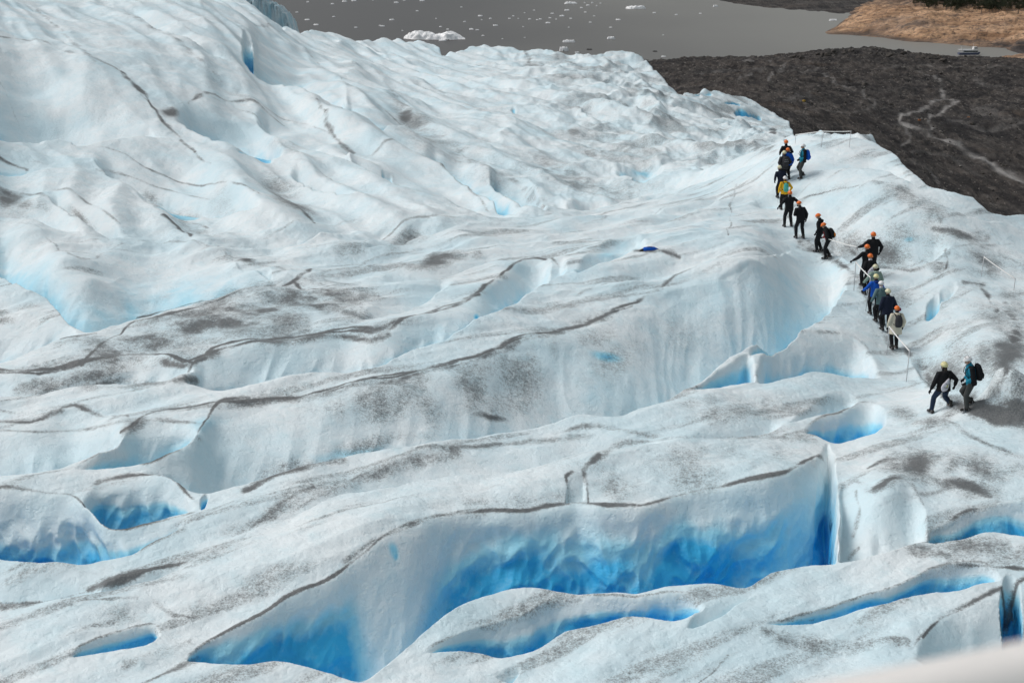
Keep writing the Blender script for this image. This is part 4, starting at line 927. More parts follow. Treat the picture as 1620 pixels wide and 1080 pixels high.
bm = bmesh.new(); box(bm, 2.2, 4.7, -1.3, 1.3, 3.32, 5.0, .25, .15); wh = bm_to('wheelhouse', bm, M_WHITE, boat, False)
bm = bmesh.new(); box(bm, 2.9, 4.75, -1.28, 1.28, 3.9, 4.5, .1, .02); bm_to('wheelhouse_window', bm, M_DKGLASS, wh, False)
bm = bmesh.new()
for x in (-6.8, -5.8, -5.0):
    for s in (-1, 1): tube(bm, (x, s * 1.7, 1.2), (x, s * 1.7, 3.2), .07)
box(bm, -7.1, -4.62, -1.8, 1.8, 3.2, 3.32)
bm_to('stern_canopy', bm, M_WHITE, boat, False)
bm = bmesh.new(); tube(bm, (2.6, 0, 5), (2.4, 0, 7.0), .08); tube(bm, (-5.5, 0, 3.3), (-5.5, 0, 5.4), .08); bm_to('mast', bm, M_WHITE, boat)
# ------------------------------------------------------------------ people
def cloth(name, c, rough=.85): return simple(name, c, rough, .2, .18, 60, bumpd=.004)
C_BLACK = cloth('black_cloth', (.013, .013, .015)); C_NAVY = cloth('navy_cloth', (.012, .017, .035)); C_CHAR = cloth('charcoal_cloth', (.045, .045, .05))
C_BLUE = cloth('blue_cloth', (.012, .10, .50)); C_TEAL = cloth('teal_cloth', (.012, .20, .30)); C_SAGE = cloth('sage_cloth', (.25, .33, .28)); C_GTEAL = cloth('grey_teal_cloth', (.11, .18, .19))
C_YEL = cloth('yellow_cloth', (.72, .40, .02)); C_CREAM = cloth('cream_cloth', (.62, .57, .46)); C_JEAN = cloth('denim', (.020, .034, .065)); C_GREYP = cloth('grey_trousers', (.06, .062, .06))
C_PLUM = cloth('plum_cloth', (.13, .012, .07)); C_SKIN = simple('skin', (.48, .30, .22), .55, .3, .1, 20); C_WHITEC = cloth('white_cloth', (.66, .64, .70)); C_MINT = cloth('mint_cloth', (.08, .40, .34))
C_RED = cloth('dark_red_cloth', (.22, .03, .03)); C_ORC = cloth('orange_cloth', (.75, .22, .02)); C_LIME = cloth('lime_print', (.55, .55, .04))
H_OR = simple('orange_helmet', (.82, .17, .02), .35, .45, .06, 5); H_CR = simple('cream_helmet', (.70, .66, .45), .35, .45, .06, 5); H_WH = simple('white_helmet', (.78, .78, .78), .35, .45, .05, 5); H_YE = simple('pale_yellow_helmet', (.76, .70, .36), .35, .45, .06, 5)
M_BOOT = simple('boot_leather', (.03, .028, .026), .7, .3, .3, 30); M_STEEL = simple('crampon_steel', (.30, .30, .31), .45, .5, .2, 40, metal=.6); M_EYE = simple('eye', (.02, .015, .012), .2, .5, .1, 10)
M_HAIR = simple('dark_hair', (.03, .022, .016), .7, .3, .3, 60); M_STRAP = cloth('black_strap', (.02, .02, .02)); M_GREYPRINT = cloth('grey_print', (.28, .28, .29))

def Vv(*a): return Vector(a)
def loft(bm, pts, rad, seg=14):
    """closed tube with elliptical rings: rad = radius or (side, depth)"""
    pts = [Vector(p) for p in pts]; n = len(pts); rings = []
    ref = Vector((1, 0, 0)); prev = None
    for i, p in enumerate(pts):
        d = (pts[min(i + 1, n - 1)] - pts[max(i - 1, 0)]).normalized()
        r = ref if prev is None else prev
        x = r - d * r.dot(d)
        if x.length < .15: x = Vector((0, 1, 0)) - d * d.y
        x.normalize(); y = d.cross(x); prev = x
        rx, ry = rad[i] if isinstance(rad[i], (tuple, list)) else (rad[i], rad[i])
        rings.append([bm.verts.new(p + x * (math.cos(t) * rx) + y * (math.sin(t) * ry)) for t in [k * math.tau / seg for k in range(seg)]])
    for a, b in zip(rings[:-1], rings[1:]):
        for k in range(seg): bm.faces.new((a[k], a[(k + 1) % seg], b[(k + 1) % seg], b[k]))
    for rg, p, q, s in ((rings[0], pts[0], pts[1], 1), (rings[-1], pts[-1], pts[-2], 0)):
        c = bm.verts.new(p + (p - q).normalized() * min(rad[0 if s else -1][0] if isinstance(rad[0 if s else -1], (tuple, list)) else rad[0 if s else -1], .05) * .5)
        for k in range(seg):
            bm.faces.new((c, rg[(k + 1) % seg], rg[k]) if s else (c, rg[k], rg[(k + 1) % seg]))
def blob(bm, c, r, rot=None, u=14, v=10):
    m = Matrix.Translation(Vector(c)) @ (rot.to_matrix().to_4x4() if rot is not None else Matrix.Identity(4)) @ Matrix.Diagonal((r[0], r[1], r[2], 1))
    bmesh.ops.create_uvsphere(bm, u_segments=u, v_segments=v, radius=1, matrix=m)
def fused(name, bm, voxel, smooth_it=3):
    """joins the pieces into one continuous surface"""
    me = bpy.data.meshes.new(name); bm.normal_update(); bm.to_mesh(me); bm.free()
    o = bpy.data.objects.new(name, me); COL.objects.link(o)
    rm = o.modifiers.new('r', 'REMESH'); rm.mode = 'VOXEL'; rm.voxel_size = voxel
    sm = o.modifiers.new('s', 'SMOOTH'); sm.factor = .5; sm.iterations = smooth_it
    dg = bpy.context.evaluated_depsgraph_get()
    nm = bpy.data.meshes.new_from_object(o.evaluated_get(dg))
    bpy.data.objects.remove(o); bpy.data.meshes.remove(me)
    return nm
def ik(a, b, l1, l2, bend):
    """joint between a and b bending towards the direction bend"""
    d = b - a; L = min(d.length, (l1 + l2) * .995)
    if d.length > 1e-6: d = d.normalized()
    b2 = a + d * L
    x = (l1 * l1 - l2 * l2 + L * L) / (2 * L); h = math.sqrt(max(l1 * l1 - x * x, 0))
    pb = bend - d * bend.dot(d); pb = pb.normalized() if pb.length > 1e-4 else Vector((0, 1, 0))
    return a + d * x + pb * h, b2

def hand_geo(bm, wr, direc, palm_n, side, curl=.5, sc=1.0):
    """palm, four unequal bent fingers and a thumb set on the side of the palm; returns the hand centre"""
    d = direc.normalized(); n = (palm_n - d * palm_n.dot(d)).normalized(); t = d.cross(n) * side     # t points to the thumb side
    pc = wr + d * .05 * sc
    loft(bm, [wr - d * .02, wr + d * .02, wr + d * .06, wr + d * .092], [.026, .03, .036, .034], 10)
    for i, (off, L) in enumerate(((.030, .070), (.010, .080), (-.011, .074), (-.031, .058))):
        b0 = wr + d * .085 + t * off; L *= sc
        pts = [b0]; ang = .12 + curl * .35
        dirv = d + t * (off * 3.0)
        for j, f in enumerate((.45, .32, .26)):
            dirv = (dirv.normalized() * math.cos(ang) + n * math.sin(ang)); pts.append(pts[-1] + dirv.normalized() * L * f); ang += curl * .25
        loft(bm, pts, [.0105, .0100, .0092, .0078], 8)
    b0 = wr + d * .035 + t * .030
    loft(bm, [b0, b0 + (d * .6 + t * .8).normalized() * .034 + n * .006, b0 + (d * .9 + t * .55).normalized() * .062 + n * .02], [.0125, .011, .0085], 8)
    return wr + d * .085

PEOPLE = []
def person(u, v, h, head, label, top, low, helm, feet=((-.11, .12), (.11, -.10)), lean=(0, 8), coat=0.04, arms=None, glove=True, look=(0, 0, 0), hood=False, bulk=1.06, hair=False, face=False, gl_mat=None, scarf=None, sway=0.0, hip_drop=0.0, accents=None):
    """u, v: photo position the standing point lies behind; head: degrees turned left from straight away;
    feet / arms in metres in the person's own frame (x right, y forward)"""
    gx_, gy_, gz_ = ground(u, v)
    rz = R(head)
    root = empty('person', (gx_, gy_, gz_), rz)
    tag(root, label, 'person', 'people walking on the glacier')
    S = h / 1.75
    def gl(x, y):      # ground height in own frame
        wx = gx_ + math.cos(rz) * x - math.sin(rz) * y; wy = gy_ + math.sin(rz) * x + math.cos(rz) * y
        return ground_z(wx, wy) - gz_
    fz = [max(-.28, min(.28, gl(*f))) for f in feet]
    ank = [Vector((f[0], f[1], z + .10 * S)) for f, z in zip(feet, fz)]
    mid = Vector(((feet[0][0] + feet[1][0]) / 2 + sway, (feet[0][1] + feet[1][1]) / 2, 0))
    hipz = min(.93 * S - hip_drop, min(math.sqrt(max((.83 * S) ** 2 - (a.x - mid.x) ** 2 - (a.y - mid.y) ** 2, .2)) + a.z for a in ank) + .02)
    pel = Vector((mid.x, mid.y, hipz))
    lx, ly = R(lean[0]), R(lean[1])
    up = Vector((math.sin(lx), math.sin(ly), math.cos(lx) * math.cos(ly))).normalized()
    rt = Vector((1, 0, 0)); rt = (rt - up * rt.dot(up)).normalized(); fw = up.cross(rt)
    P_ = lambda x, y, z: pel + (rt * x + fw * y + up * z) * S
    waist, chest, neck = P_(0, -.01, .16), P_(0, 0, .36), P_(0, -.01, .52)
    hr = Matrix.Rotation(R(look[2]), 3, 'Z') @ Matrix.Rotation(R(look[0]) - ly * .6, 3, 'X') @ Matrix.Rotation(R(look[1]), 3, 'Y')
    hup = hr @ Vector((0, 0, 1)); hfw = hr @ Vector((0, 1, 0)); hrt = hr @ Vector((1, 0, 0))
    hc = neck + (up * .05 + hup * .115 + fw * .02) * S
    H_ = lambda x, y, z: hc + (hrt * x + hfw * y + hup * z) * S
    shl = [P_(-.185, -.01, .46), P_(.185, -.01, .46)]
    hips = [P_(-.095, 0, -.02), P_(.095, 0, -.02)]
    knees = []
    for k in range(2):
        kn, a2 = ik(hips[k], ank[k], .43 * S, .42 * S, Vector((.12 * (-1, 1)[k], 1, .1))); knees.append(kn)
    arms = arms or [(-.30, .10, -.08), (.30, .06, -.08)]      # wrist targets relative to the pelvis
    wr, el = [], []
    for k in range(2):
        tgt = pel + Vector(arms[k]) * S
        e, w2 = ik(shl[k], tgt, .30 * S, .27 * S, Vector(((-.7, .7)[k], -1, -.25))); el.append(e); wr.append(w2)
    # body: one continuous surface
    bm = bmesh.new()
    loft(bm, [P_(0, 0, -.10), P_(0, 0, .02), waist, chest, P_(0, -.01, .45), neck, P_(0, .0, .58)], [(.13 * S, .10 * S), (.16 * S, .11 * S), (.135 * S, .10 * S), (.16 * S, .11 * S), (.15 * S, .09 * S), (.065 * S, .065 * S), (.056 * S, .058 * S)])
    loft(bm, [neck + up * .0, H_(0, -.01, -.05)], [.056 * S, .055 * S])
    hq = hr.to_quaternion()
    blob(bm, H_(0, -.005, .03), (.076 * S, .094 * S, .092 * S), hq)
    blob(bm, H_(0, .022, -.045), (.056 * S, .066 * S, .068 * S), hq)
    loft(bm, [H_(0, .082, .015), H_(0, .108, -.022), H_(0, .088, -.034)], [.010 * S, .016 * S, .014 * S], 8)      # nose
    loft(bm, [H_(-.045, .082, .028), H_(0, .092, .030), H_(.045, .082, .028)], [.010 * S, .012 * S, .010 * S], 8)      # brow
    loft(bm, [H_(-.022, .084, -.062), H_(0, .092, -.060), H_(.022, .084, -.062)], [.007 * S, .010 * S, .007 * S], 8)   # mouth
    for s in (-1, 1): blob(bm, H_(s * .077, -.008, -.012), (.010 * S, .020 * S, .032 * S), hq, 8, 6)
    for k in range(2):
        s = (-1, 1)[k]
        loft(bm, [P_(s * .10, 0, .45), shl[k], shl[k].lerp(el[k], .5), el[k], el[k].lerp(wr[k], .4), wr[k]], [.05 * S, .052 * S, .046 * S, .038 * S, .037 * S, .026 * S], 10)
        ad = (wr[k] - el[k]).normalized()
        hand_geo(bm, wr[k], (ad + Vector((0, .15, -.1))).normalized(), Vector((-s, .2, -.1)), -s, .45, S)
        loft(bm, [hips[k] + up * .03, hips[k].lerp(knees[k], .4), knees[k], knees[k].lerp(ank[k], .35), ank[k], ank[k] - Vector((0, 0, .05))], [.082 * S, .075 * S, .055 * S, .054 * S, .038 * S, .036 * S], 12)
        blob(bm, ank[k] + Vector((0, .06, -.055 * S)), (.042, .11, .035))
    me = fused('body', bm, .0095, 2)
    ob = link('body', me, [C_SKIN, gl_mat or C_BLACK], root)
    n = len(me.polygons); cen = np.zeros(n * 3); me.polygons.foreach_get('center', cen); cen = cen.reshape(-1, 3)
    if glove:
        mi = np.zeros(n, np.int32)
        for k in range(2):
            ad = np.array((wr[k] - el[k]).normalized()); mi[((cen - np.array(wr[k])) @ ad > -.03) & (np.linalg.norm(cen - np.array(wr[k]), axis=1) < .26)] = 1
        me.polygons.foreach_set('material_index', mi)
    if face:
        for s in (-1, 1):
            bm = bmesh.new(); blob(bm, H_(s * .031, .082, .008), (.013 * S, .008 * S, .008 * S), hq, 8, 6); bm_to('eye', bm, M_EYE, root)
    # trousers
    bm = bmesh.new()
    loft(bm, [P_(0, 0, -.07), P_(0, 0, .0), P_(0, 0, .12)], [(.15 * S, .115 * S), (.178 * S, .135 * S), (.165 * S, .125 * S)])
    for k in range(2):
        kd = (knees[k] - hips[k]).normalized()
        loft(bm, [hips[k] + up * .02, hips[k].lerp(knees[k], .4), knees[k], knees[k].lerp(ank[k], .3), knees[k].lerp(ank[k], .75), ank[k] + Vector((0, 0, .015))], [.112 * S, .104 * S, .084 * S, .084 * S, .072 * S, .072 * S], 12)
    link('trousers', fused('trousers', bm, .018, 3), low, root)
    # jacket (a coat reaches lower)
    bm = bmesh.new(); bk = bulk
    loft(bm, [P_(0, -.005, -.06 - coat), P_(0, -.005, .02), waist, P_(0, -.005, .27), chest, P_(0, -.015, .45), P_(0, -.015, .505), P_(0, -.008, .555)],
         [((.195 + coat * .12) * S * bk, (.155 + coat * .1) * S * bk), (.195 * S * bk, .152 * S * bk), (.182 * S * bk, .145 * S * bk), (.192 * S * bk, .150 * S * bk), (.20 * S * bk, .150 * S * bk), (.175 * S * bk, .125 * S * bk), (.105 * S, .095 * S), (.078 * S, .080 * S)], 18)
    if coat > .12:
        for k in range(2): loft(bm, [hips[k], hips[k].lerp(knees[k], .3 + coat * .6)], [.12 * S * bk, .125 * S * bk], 12)
    for k in range(2):
        s = (-1, 1)[k]
        loft(bm, [P_(s * .10, -.012, .44), shl[k] + up * -.005, shl[k].lerp(el[k], .5), el[k], el[k].lerp(wr[k], .5), wr[k].lerp(el[k], .08)], [.085 * S * bk, .085 * S * bk, .074 * S * bk, .064 * S * bk, .057 * S * bk, .047 * S], 12)
    jm = fused('jacket', bm, .017, 3)
    jo = link('jacket', jm, [top] + ([accents[0]] if accents else []), root)
    if accents:
        n = len(jm.polygons); cen = np.zeros(n * 3); jm.polygons.foreach_get('center', cen); cen = cen.reshape(-1, 3)
        loc_ = cen - np.array(pel); X_ = loc_ @ np.array(rt); Y_ = loc_ @ np.array(fw); Z_ = loc_ @ np.array(up)
        jm.polygons.foreach_set('material_index', accents[1](X_ / S, Y_ / S, Z_ / S).astype(np.int32))
    if hood:
        bm = bmesh.new(); loft(bm, [P_(-.085, -.045, .53), P_(-.05, -.115, .50), P_(0, -.135, .485), P_(.05, -.115, .50), P_(.085, -.045, .53)], [.035 * S, .052 * S, .058 * S, .052 * S, .035 * S], 12)
        blob(bm, P_(0, -.10, .47), (.085 * S, .05 * S, .075 * S)); link('hood', fused('hood', bm, .015, 3), top if hood is True else hood, root)
    # neck gaiter / scarf
    bm = bmesh.new(); loft(bm, [neck + up * .005, neck + up * .05 * S, neck + up * .09 * S + fw * .01], [.078 * S, .073 * S, .072 * S], 14); bm_to('neck_warmer', bm, scarf or C_BLACK, root)
    # boots with crampons
    for k in range(2):
        bm = bmesh.new(); a = ank[k]; g = Vector((a.x, a.y, fz[k]))
        toe = Matrix.Rotation(R((6, -6)[k]), 3, 'Z') @ Vector((0, 1, 0)); sd_ = Vector((toe.y, -toe.x, 0))
        loft(bm, [a + Vector((0, 0, .10)), a + Vector((0, 0, .02)), g + Vector((0, 0, .055)) + toe * .01], [.062 * S, .060 * S, .062 * S], 12)
        loft(bm, [g - toe * .09 + Vector((0, 0, .06)), g - toe * .03 + Vector((0, 0, .072)), g + toe * .08 + Vector((0, 0, .060)), g + toe * .185 + Vector((0, 0, .042))], [(.042, .05), (.05, .058), (.05, .05), (.038, .030)], 12)
        bt = link('boot', fused('boot', bm, .013, 2), M_BOOT, root)
        bm = bmesh.new()
        for y0 in (-.075, .02, .10, .16):
            for s in (-1, 1):
                c = g + toe * y0 + sd_ * (.040 * s); q = c + Vector((0, 0, -.03))
                vs = [bm.verts.new(c + toe * .014 + Vector((0, 0, .022))), bm.verts.new(c - toe * .014 + Vector((0, 0, .022))), bm.verts.new(c + sd_ * .012 * s + Vector((0, 0, .022))), bm.verts.new(q)]
                bm.faces.new((vs[0], vs[1], vs[3])); bm.faces.new((vs[1], vs[2], vs[3])); bm.faces.new((vs[2], vs[0], vs[3]))
        loft(bm, [g - toe * .085 + Vector((0, 0, .016)), g + toe * .17 + Vector((0, 0, .016))], [(.052, .010), (.050, .010)], 8)
        for y0 in (-.05, .09): loft(bm, [g + toe * y0 - sd_ * .062 + Vector((0, 0, .02)), g + toe * y0 - sd_ * .05 + Vector((0, 0, .10)), g + toe * (y0 + .01) + Vector((0, 0, .118)), g + toe * y0 + sd_ * .05 + Vector((0, 0, .10)), g + toe * y0 + sd_ * .062 + Vector((0, 0, .02))], [.009] * 5, 6)
        bm_to('crampon', bm, M_STEEL, bt)
    # helmet: shell with a short brim and vents, on a chin strap
    bm = bmesh.new(); ring = 20; rows_ = []
    for j, ph in enumerate((0, 12, 26, 42, 58, 74, 88)):
        ph = R(ph)
        row = []
        for i in range(ring):
            t = i * math.tau / ring
            x = math.cos(t) * math.cos(ph) * .108; y = math.sin(t) * math.cos(ph) * .130; z = math.sin(ph) * .118
            zz = z + .035 + (.012 * math.sin(t) if j == 0 else 0) - (.028 if j == 0 and math.sin(t) < -.3 else 0)
            if j == 0: x *= 1.05; y = y * 1.05 + (.022 if math.sin(t) > .75 else 0)
            row.append(bm.verts.new(H_(x, y - .005, zz)))
        rows_.append(row)
    for a, b in zip(rows_[:-1], rows_[1:]):
        for i in range(ring): bm.faces.new((a[i], a[(i + 1) % ring], b[(i + 1) % ring], b[i]))
    bm.faces.new(rows_[-1])
    low_ = [bm.verts.new(v_.co.lerp(hc + hup * .03, .08)) for v_ in rows_[0]]
    for i in range(ring): bm.faces.new((low_[i], low_[(i + 1) % ring], rows_[0][(i + 1) % ring], rows_[0][i]))
    hel = bm_to('helmet', bm, helm, root)
    for x in ((-.05, 0, .05) if gy_ < 45 else ()):
        for yy_ in (-.055, .045):
            bm = bmesh.new()
            c = H_(x, yy_, .035 + .118 * math.sqrt(max(0, 1 - (x / .108) ** 2 - (yy_ / .13) ** 2)) + .001)
            nn = (c - hc).normalized(); bmesh.ops.create_cone(bm, cap_ends=True, segments=8, radius1=.011, radius2=.008, depth=.006, matrix=Matrix.Translation(c) @ nn.to_track_quat('Z', 'Y').to_matrix().to_4x4() @ Matrix.Diagonal((.8, 2., 1, 1)))
            bm_to('vent', bm, M_STRAP, hel)
    bm = bmesh.new()
    for s in (-1, 1): loft(bm, [H_(s * .092, .0, .03), H_(s * .082, .02, -.05), H_(0, .05, -.118)], [(.008, .004)] * 3, 6)
    bm_to('chin_strap', bm, M_STRAP, hel)
    if hair:
        bm = bmesh.new(); blob(bm, H_(0, -.045, -.01), (.080 * S, .065 * S, .085 * S), hq); loft(bm, [H_(0, -.085, -.02), H_(0, -.11, -.12), H_(0, -.10, -.2)], [.045, .045, .02]); bm_to('hair', bm, M_HAIR, root)
    d = dict(root=root, P=P_, H=H_, S=S, pel=pel, up=up, rt=rt, fw=fw, shl=shl, wr=wr, neck=neck, rz=rz, loc=(gx_, gy_, gz_), bk=bk)
    PEOPLE.append(d); return d

def worn(d, name, label, cat):
    o = empty(name, d['loc'], d['rz']); return tag(o, label, cat)
def backpack(d, label, m, w=.29, hgt=.46, dep=.17, pocket=None, top=None, z0=.02, lean=0, xoff=0, print_=None):
    o = worn(d, 'backpack', label, 'backpack'); P = d['P']
    bm = bmesh.new(); yb = -.135 * d['bk']
    loft(bm, [P(xoff, yb - dep * .40, z0), P(xoff, yb - dep * .50, z0 + hgt * .2), P(xoff, yb - dep * .52, z0 + hgt * .55), P(xoff, yb - dep * .42, z0 + hgt * .85), P(xoff, yb - dep * .30, z0 + hgt)],
         [(w * .40, dep * .42), (w * .50, dep * .52), (w * .50, dep * .52), (w * .44, dep * .44), (w * .26, dep * .25)], 18)
    bag = link('bag', fused('bag', bm, .016, 3), m, o)
    bm = bmesh.new(); loft(bm, [P(xoff, yb - dep * .95, z0 + hgt * .10), P(xoff, yb - dep * 1.02, z0 + hgt * .30), P(xoff, yb - dep * .98, z0 + hgt * .44)], [(w * .30, dep * .14), (w * .38, dep * .17), (w * .30, dep * .10)], 14)
    bm_to('front_pocket', bm, pocket or m, o)
    for s in (-1, 1):
        bm = bmesh.new(); bkk = d['bk']
        loft(bm, [P(s * .09, yb - .02, .40), P(s * .115, -.10 * bkk, .505), P(s * .125, 0.01, .535), P(s * .13, .13 * bkk, .44), P(s * .145, .165 * bkk, .30), P(s * .17, .09 * bkk, .17), P(s * .15, yb - .01, .10)], [(.022, .012)] * 7, 8)
        bm_to('shoulder_strap', bm, M_STRAP, o)
    bm = bmesh.new(); loft(bm, [P(xoff - .02, yb - dep * .2, z0 + hgt + .0), P(xoff - .012, yb - dep * .2, z0 + hgt + .04), P(xoff + .012, yb - dep * .2, z0 + hgt + .04), P(xoff + .02, yb - dep * .2, z0 + hgt + .0)], [.007] * 4, 6); bm_to('grab_loop', bm, M_STRAP, o)
    if print_:
        for z, hw in print_:
            bm = bmesh.new(); loft(bm, [P(-hw, yb - dep * 1.06, z0 + hgt * z), P(hw, yb - dep * 1.06, z0 + hgt * z)], [(.006, .012), (.006, .012)], 8); bm_to('stripe', bm, M_GREYPRINT, o)
    return o
def sling(d, label, m, logo=None):
    o = worn(d, 'sling_bag', label, 'bag'); P0 = d['P']; P = lambda x, y, z: P0(x - .06, y, z + .04); bk = d['bk']
    bm = bmesh.new(); yb = -.155 * bk - .035
    a = P(-.02, yb, .02); b = P(.07, yb, .18); c = P(.13, yb + .03, .33)
    loft(bm, [P(-.10, yb, -.08), P(-.05, yb, -.02), P(.01, yb, .07), P(.07, yb, .18), P(.12, yb + .02, .29)], [(.055, .035), (.115, .05), (.115, .055), (.075, .045), (.022, .02)], 14)
    link('bag', fused('bag', bm, .014, 2), m, o)
    bm = bmesh.new(); loft(bm, [P(.12, yb + .03, .29), P(.15, -.14 * bk, .42), P(.14, -.02, .53), P(.06, .13 * bk, .44), P(-.10, .175 * bk, .22), P(-.21, .06 * bk, .06), P(-.16, -.15 * bk, -.04)], [(.020, .008)] * 7, 8); bm_to('strap', bm, M_STRAP, o)
    for s0, s1 in (((-.09, .04), (.07, .02)), ((-.03, .15), (.10, .12))):
        bm = bmesh.new(); loft(bm, [P(s0[0], yb - .052, s0[1]), P((s0[0] + s1[0]) / 2, yb - .058, (s0[1] + s1[1]) / 2 - .02), P(s1[0], yb - .052, s1[1])], [.006] * 3, 6); bm_to('zip', bm, M_STRAP, o)
    if logo:
        bm = bmesh.new(); q = [P(-.02, yb - .064, .03), P(.035, yb - .064, .05), P(.05, yb - .06, .125)]; r_ = [p - d['fw'] * .004 for p in q]
        vs = [bm.verts.new(p) for p in q] + [bm.verts.new(p) for p in r_]
        bm.faces.new(vs[:3]); bm.faces.new(vs[3:][::-1])
        for i in range(3): bm.faces.new((vs[i], vs[(i + 1) % 3], vs[3 + (i + 1) % 3], vs[3 + i]))
        bm_to('emblem', bm, logo, o, False)
    return o

wide = [(-.42, .05, -.02), (.40, .10, .06)]
st = lambda a=.14, b=-.12, w=.10: ((-w, a), (w, b))
# the line of walkers, from the far end of the path towards the camera
d = person(1241, 274, 1.80, 12, 'person in black with orange helmet, farthest up the line on the path', C_BLACK, C_BLACK, H_OR, st(), arms=[(-.27, .16, .10), (.22, .2, .12)])
d = person(1246, 284, 1.70, 10, 'person in bright blue jacket and orange helmet, second highest in the line', C_BLUE, C_BLACK, H_OR, st(.05, -.05), arms=[(-.22, .12, .0), (.24, .02, -.06)])
d = person(1238, 289, 1.76, 8, 'person with a cream helmet and grey patterned backpack near the top of the line', C_CHAR, C_BLACK, H_CR, st(-.1, .1), lean=(0, 12), arms=[(-.22, .15, .08), (.22, .15, .08)])
backpack(d, 'grey black patterned backpack worn by the cream helmeted person at the top of the line', C_CHAR, w=.34, hgt=.48, print_=[(.3, .10), (.5, .12), (.7, .09)])
d = person(1271, 279, 1.78, 92, 'guide in teal and black jacket, white helmet, standing apart atop the hump', C_TEAL, C_GREYP, H_WH, ((-.09, .10), (.10, -.04)), lean=(0, 2), arms=[(-.16, .20, .06), (.17, .16, .04)], face=True, hood=C_BLACK, scarf=C_TEAL, accents=(C_BLACK, lambda X, Y, Z: (Y < .045) & (Z > -.2)))
backpack(d, 'blue backpack worn by the guide at the top of the hump', C_BLUE, w=.30, hgt=.50, dep=.22)
d = person(1236, 314, 1.74, 14, 'person in dark clothes and cream helmet leaning just ahead of the yellow jacket', C_NAVY, C_BLACK, H_CR, st(.16, -.16), lean=(-4, 22), arms=[(-.30, .16, -.02), (.2, .2, .0)])
d = person(1239, 330, 1.70, 6, 'person in a bright yellow jacket walking up the path', C_YEL, C_BLACK, H_WH, ((-.12, .12), (.10, -.06)), lean=(3, 14), arms=[(-.28, .10, -.06), (.30, .14, .03)], hood=True)
backpack(d, 'mint green backpack worn over the yellow jacket', C_MINT, w=.26, hgt=.42, dep=.18, pocket=C_MINT)
d = person(1248, 358, 1.76, 10, 'person all in black with orange helmet, holding both arms out for balance', C_BLACK, C_BLACK, H_OR, ((-.16, .08), (.15, -.02)), lean=(2, 6), arms=[(-.50, .10, .04), (.48, .12, .12)], hood=True, sway=.02)
d = person(1266, 376, 1.78, 16, 'person in puffy black jacket and orange helmet, just below the outstretched arms', C_BLACK, C_BLACK, H_OR, ((-.16, .07), (.15, -.07)), lean=(-3, 12), arms=[(-.2, .2, .16), (.29, .02, -.05)], hood=True, bulk=1.12, look=(-14, 0, 20))
d = person(1296, 397, 1.80, 62, 'slim person in black with orange helmet turned left, head bowed', C_BLACK, C_BLACK, H_OR, ((-.10, .08), (.10, -.06)), lean=(0, 7), arms=[(-.2, .14, -.06), (.2, .10, -.08)], hood=True, look=(-22, 0, 10), face=True)
d = person(1311, 407, 1.70, 70, 'stooping person in black and dark red, orange helmet, at the rope post', C_BLACK, C_BLACK, H_OR, ((-.10, .09), (.10, -.05)), lean=(0, 20), arms=[(-.22, .26, .12), (.2, .25, .06)], look=(-20, 0, 14), face=True, accents=(C_RED, lambda X, Y, Z: (Y > .08) & (Z > .05) & (Z < .42)))
backpack(d, 'black backpack worn by the stooping person at the rope post', C_BLACK, w=.32, hgt=.46, dep=.20, pocket=C_ORC)
d = person(1379, 434, 1.86, 12, 'broad person in black, orange helmet, uppermost of those reaching to the rope', C_BLACK, C_BLACK, H_OR, ((-.14, .08), (.14, -.06)), lean=(0, 5), arms=[(-.56, .18, .20), (.32, .02, -.02)], bulk=1.18)
d = person(1370, 452, 1.78, 14, 'slimmer person in black, orange helmet, reaching left to the post top of the rope', C_BLACK, C_BLACK, H_OR, st(.12, -.08), lean=(3, 10), arms=[(-.54, .22, .14), (.24, .12, -.02)])
d = person(1374, 466, 1.74, 14, 'person in black, orange helmet, with a white sling bag on the back', C_BLACK, C_BLACK, H_OR, st(.14, -.10), lean=(4, 14), arms=[(-.28, .14, -.04), (.28, .10, -.04)], scarf=C_WHITEC, hood=C_BLACK)
sling(d, 'white and black sling bag on the back of a person in black by the rope', C_WHITEC)
d = person(1383, 482, 1.70, 16, 'person in a sage green jacket and cream helmet with one hand on the rope', C_SAGE, C_CHAR, H_CR, st(.12, -.12), lean=(2, 12), arms=[(-.46, .18, .05), (.24, .1, -.06)], hood=True, bulk=1.1)
d = person(1383, 499, 1.70, 10, 'person in a royal blue jacket and cream helmet holding the rope', C_BLUE, C_BLACK, H_YE, st(.15, -.10), lean=(4, 12), arms=[(-.44, .24, .12), (.26, .1, -.02)], hood=cloth('dark_blue_cloth', (.01, .03, .16)))
d = person(1392, 511, 1.72, 14, 'person in grey teal jacket and white helmet between royal blue and navy', C_GTEAL, C_BLACK, H_WH, st(.12, -.14), lean=(3, 14), arms=[(-.36, .14, -.02), (.22, .1, -.04)], hood=True, bulk=1.08, scarf=C_WHITEC)
d = person(1402, 524, 1.74, 12, 'person in a navy black coat and cream helmet just ahead of the long cream coat', C_NAVY, C_BLACK, H_CR, st(.10, -.12), lean=(2, 10), arms=[(-.26, .14, -.04), (.26, .1, -.04)], hood=True, bulk=1.14, coat=.10)
d = person(1416, 551, 1.66, 8, 'person in long cream coat, orange helmet over plum hat, last at the rope', C_CREAM, C_BLACK, H_OR, ((-.10, -.04), (.12, .10)), lean=(2, 6), arms=[(-.30, .10, -.06), (.30, .04, -.06)], hood=True, bulk=1.16, coat=.24)
bm = bmesh.new(); blob(bm, d['H'](.07, -.045, -.0), (.075, .085, .075)); bm_to('knit_hat', bm, C_PLUM, d['root'])
backpack(d, 'dark grey backpack worn over the long cream coat', C_CHAR, w=.29, hgt=.45, dep=.17)
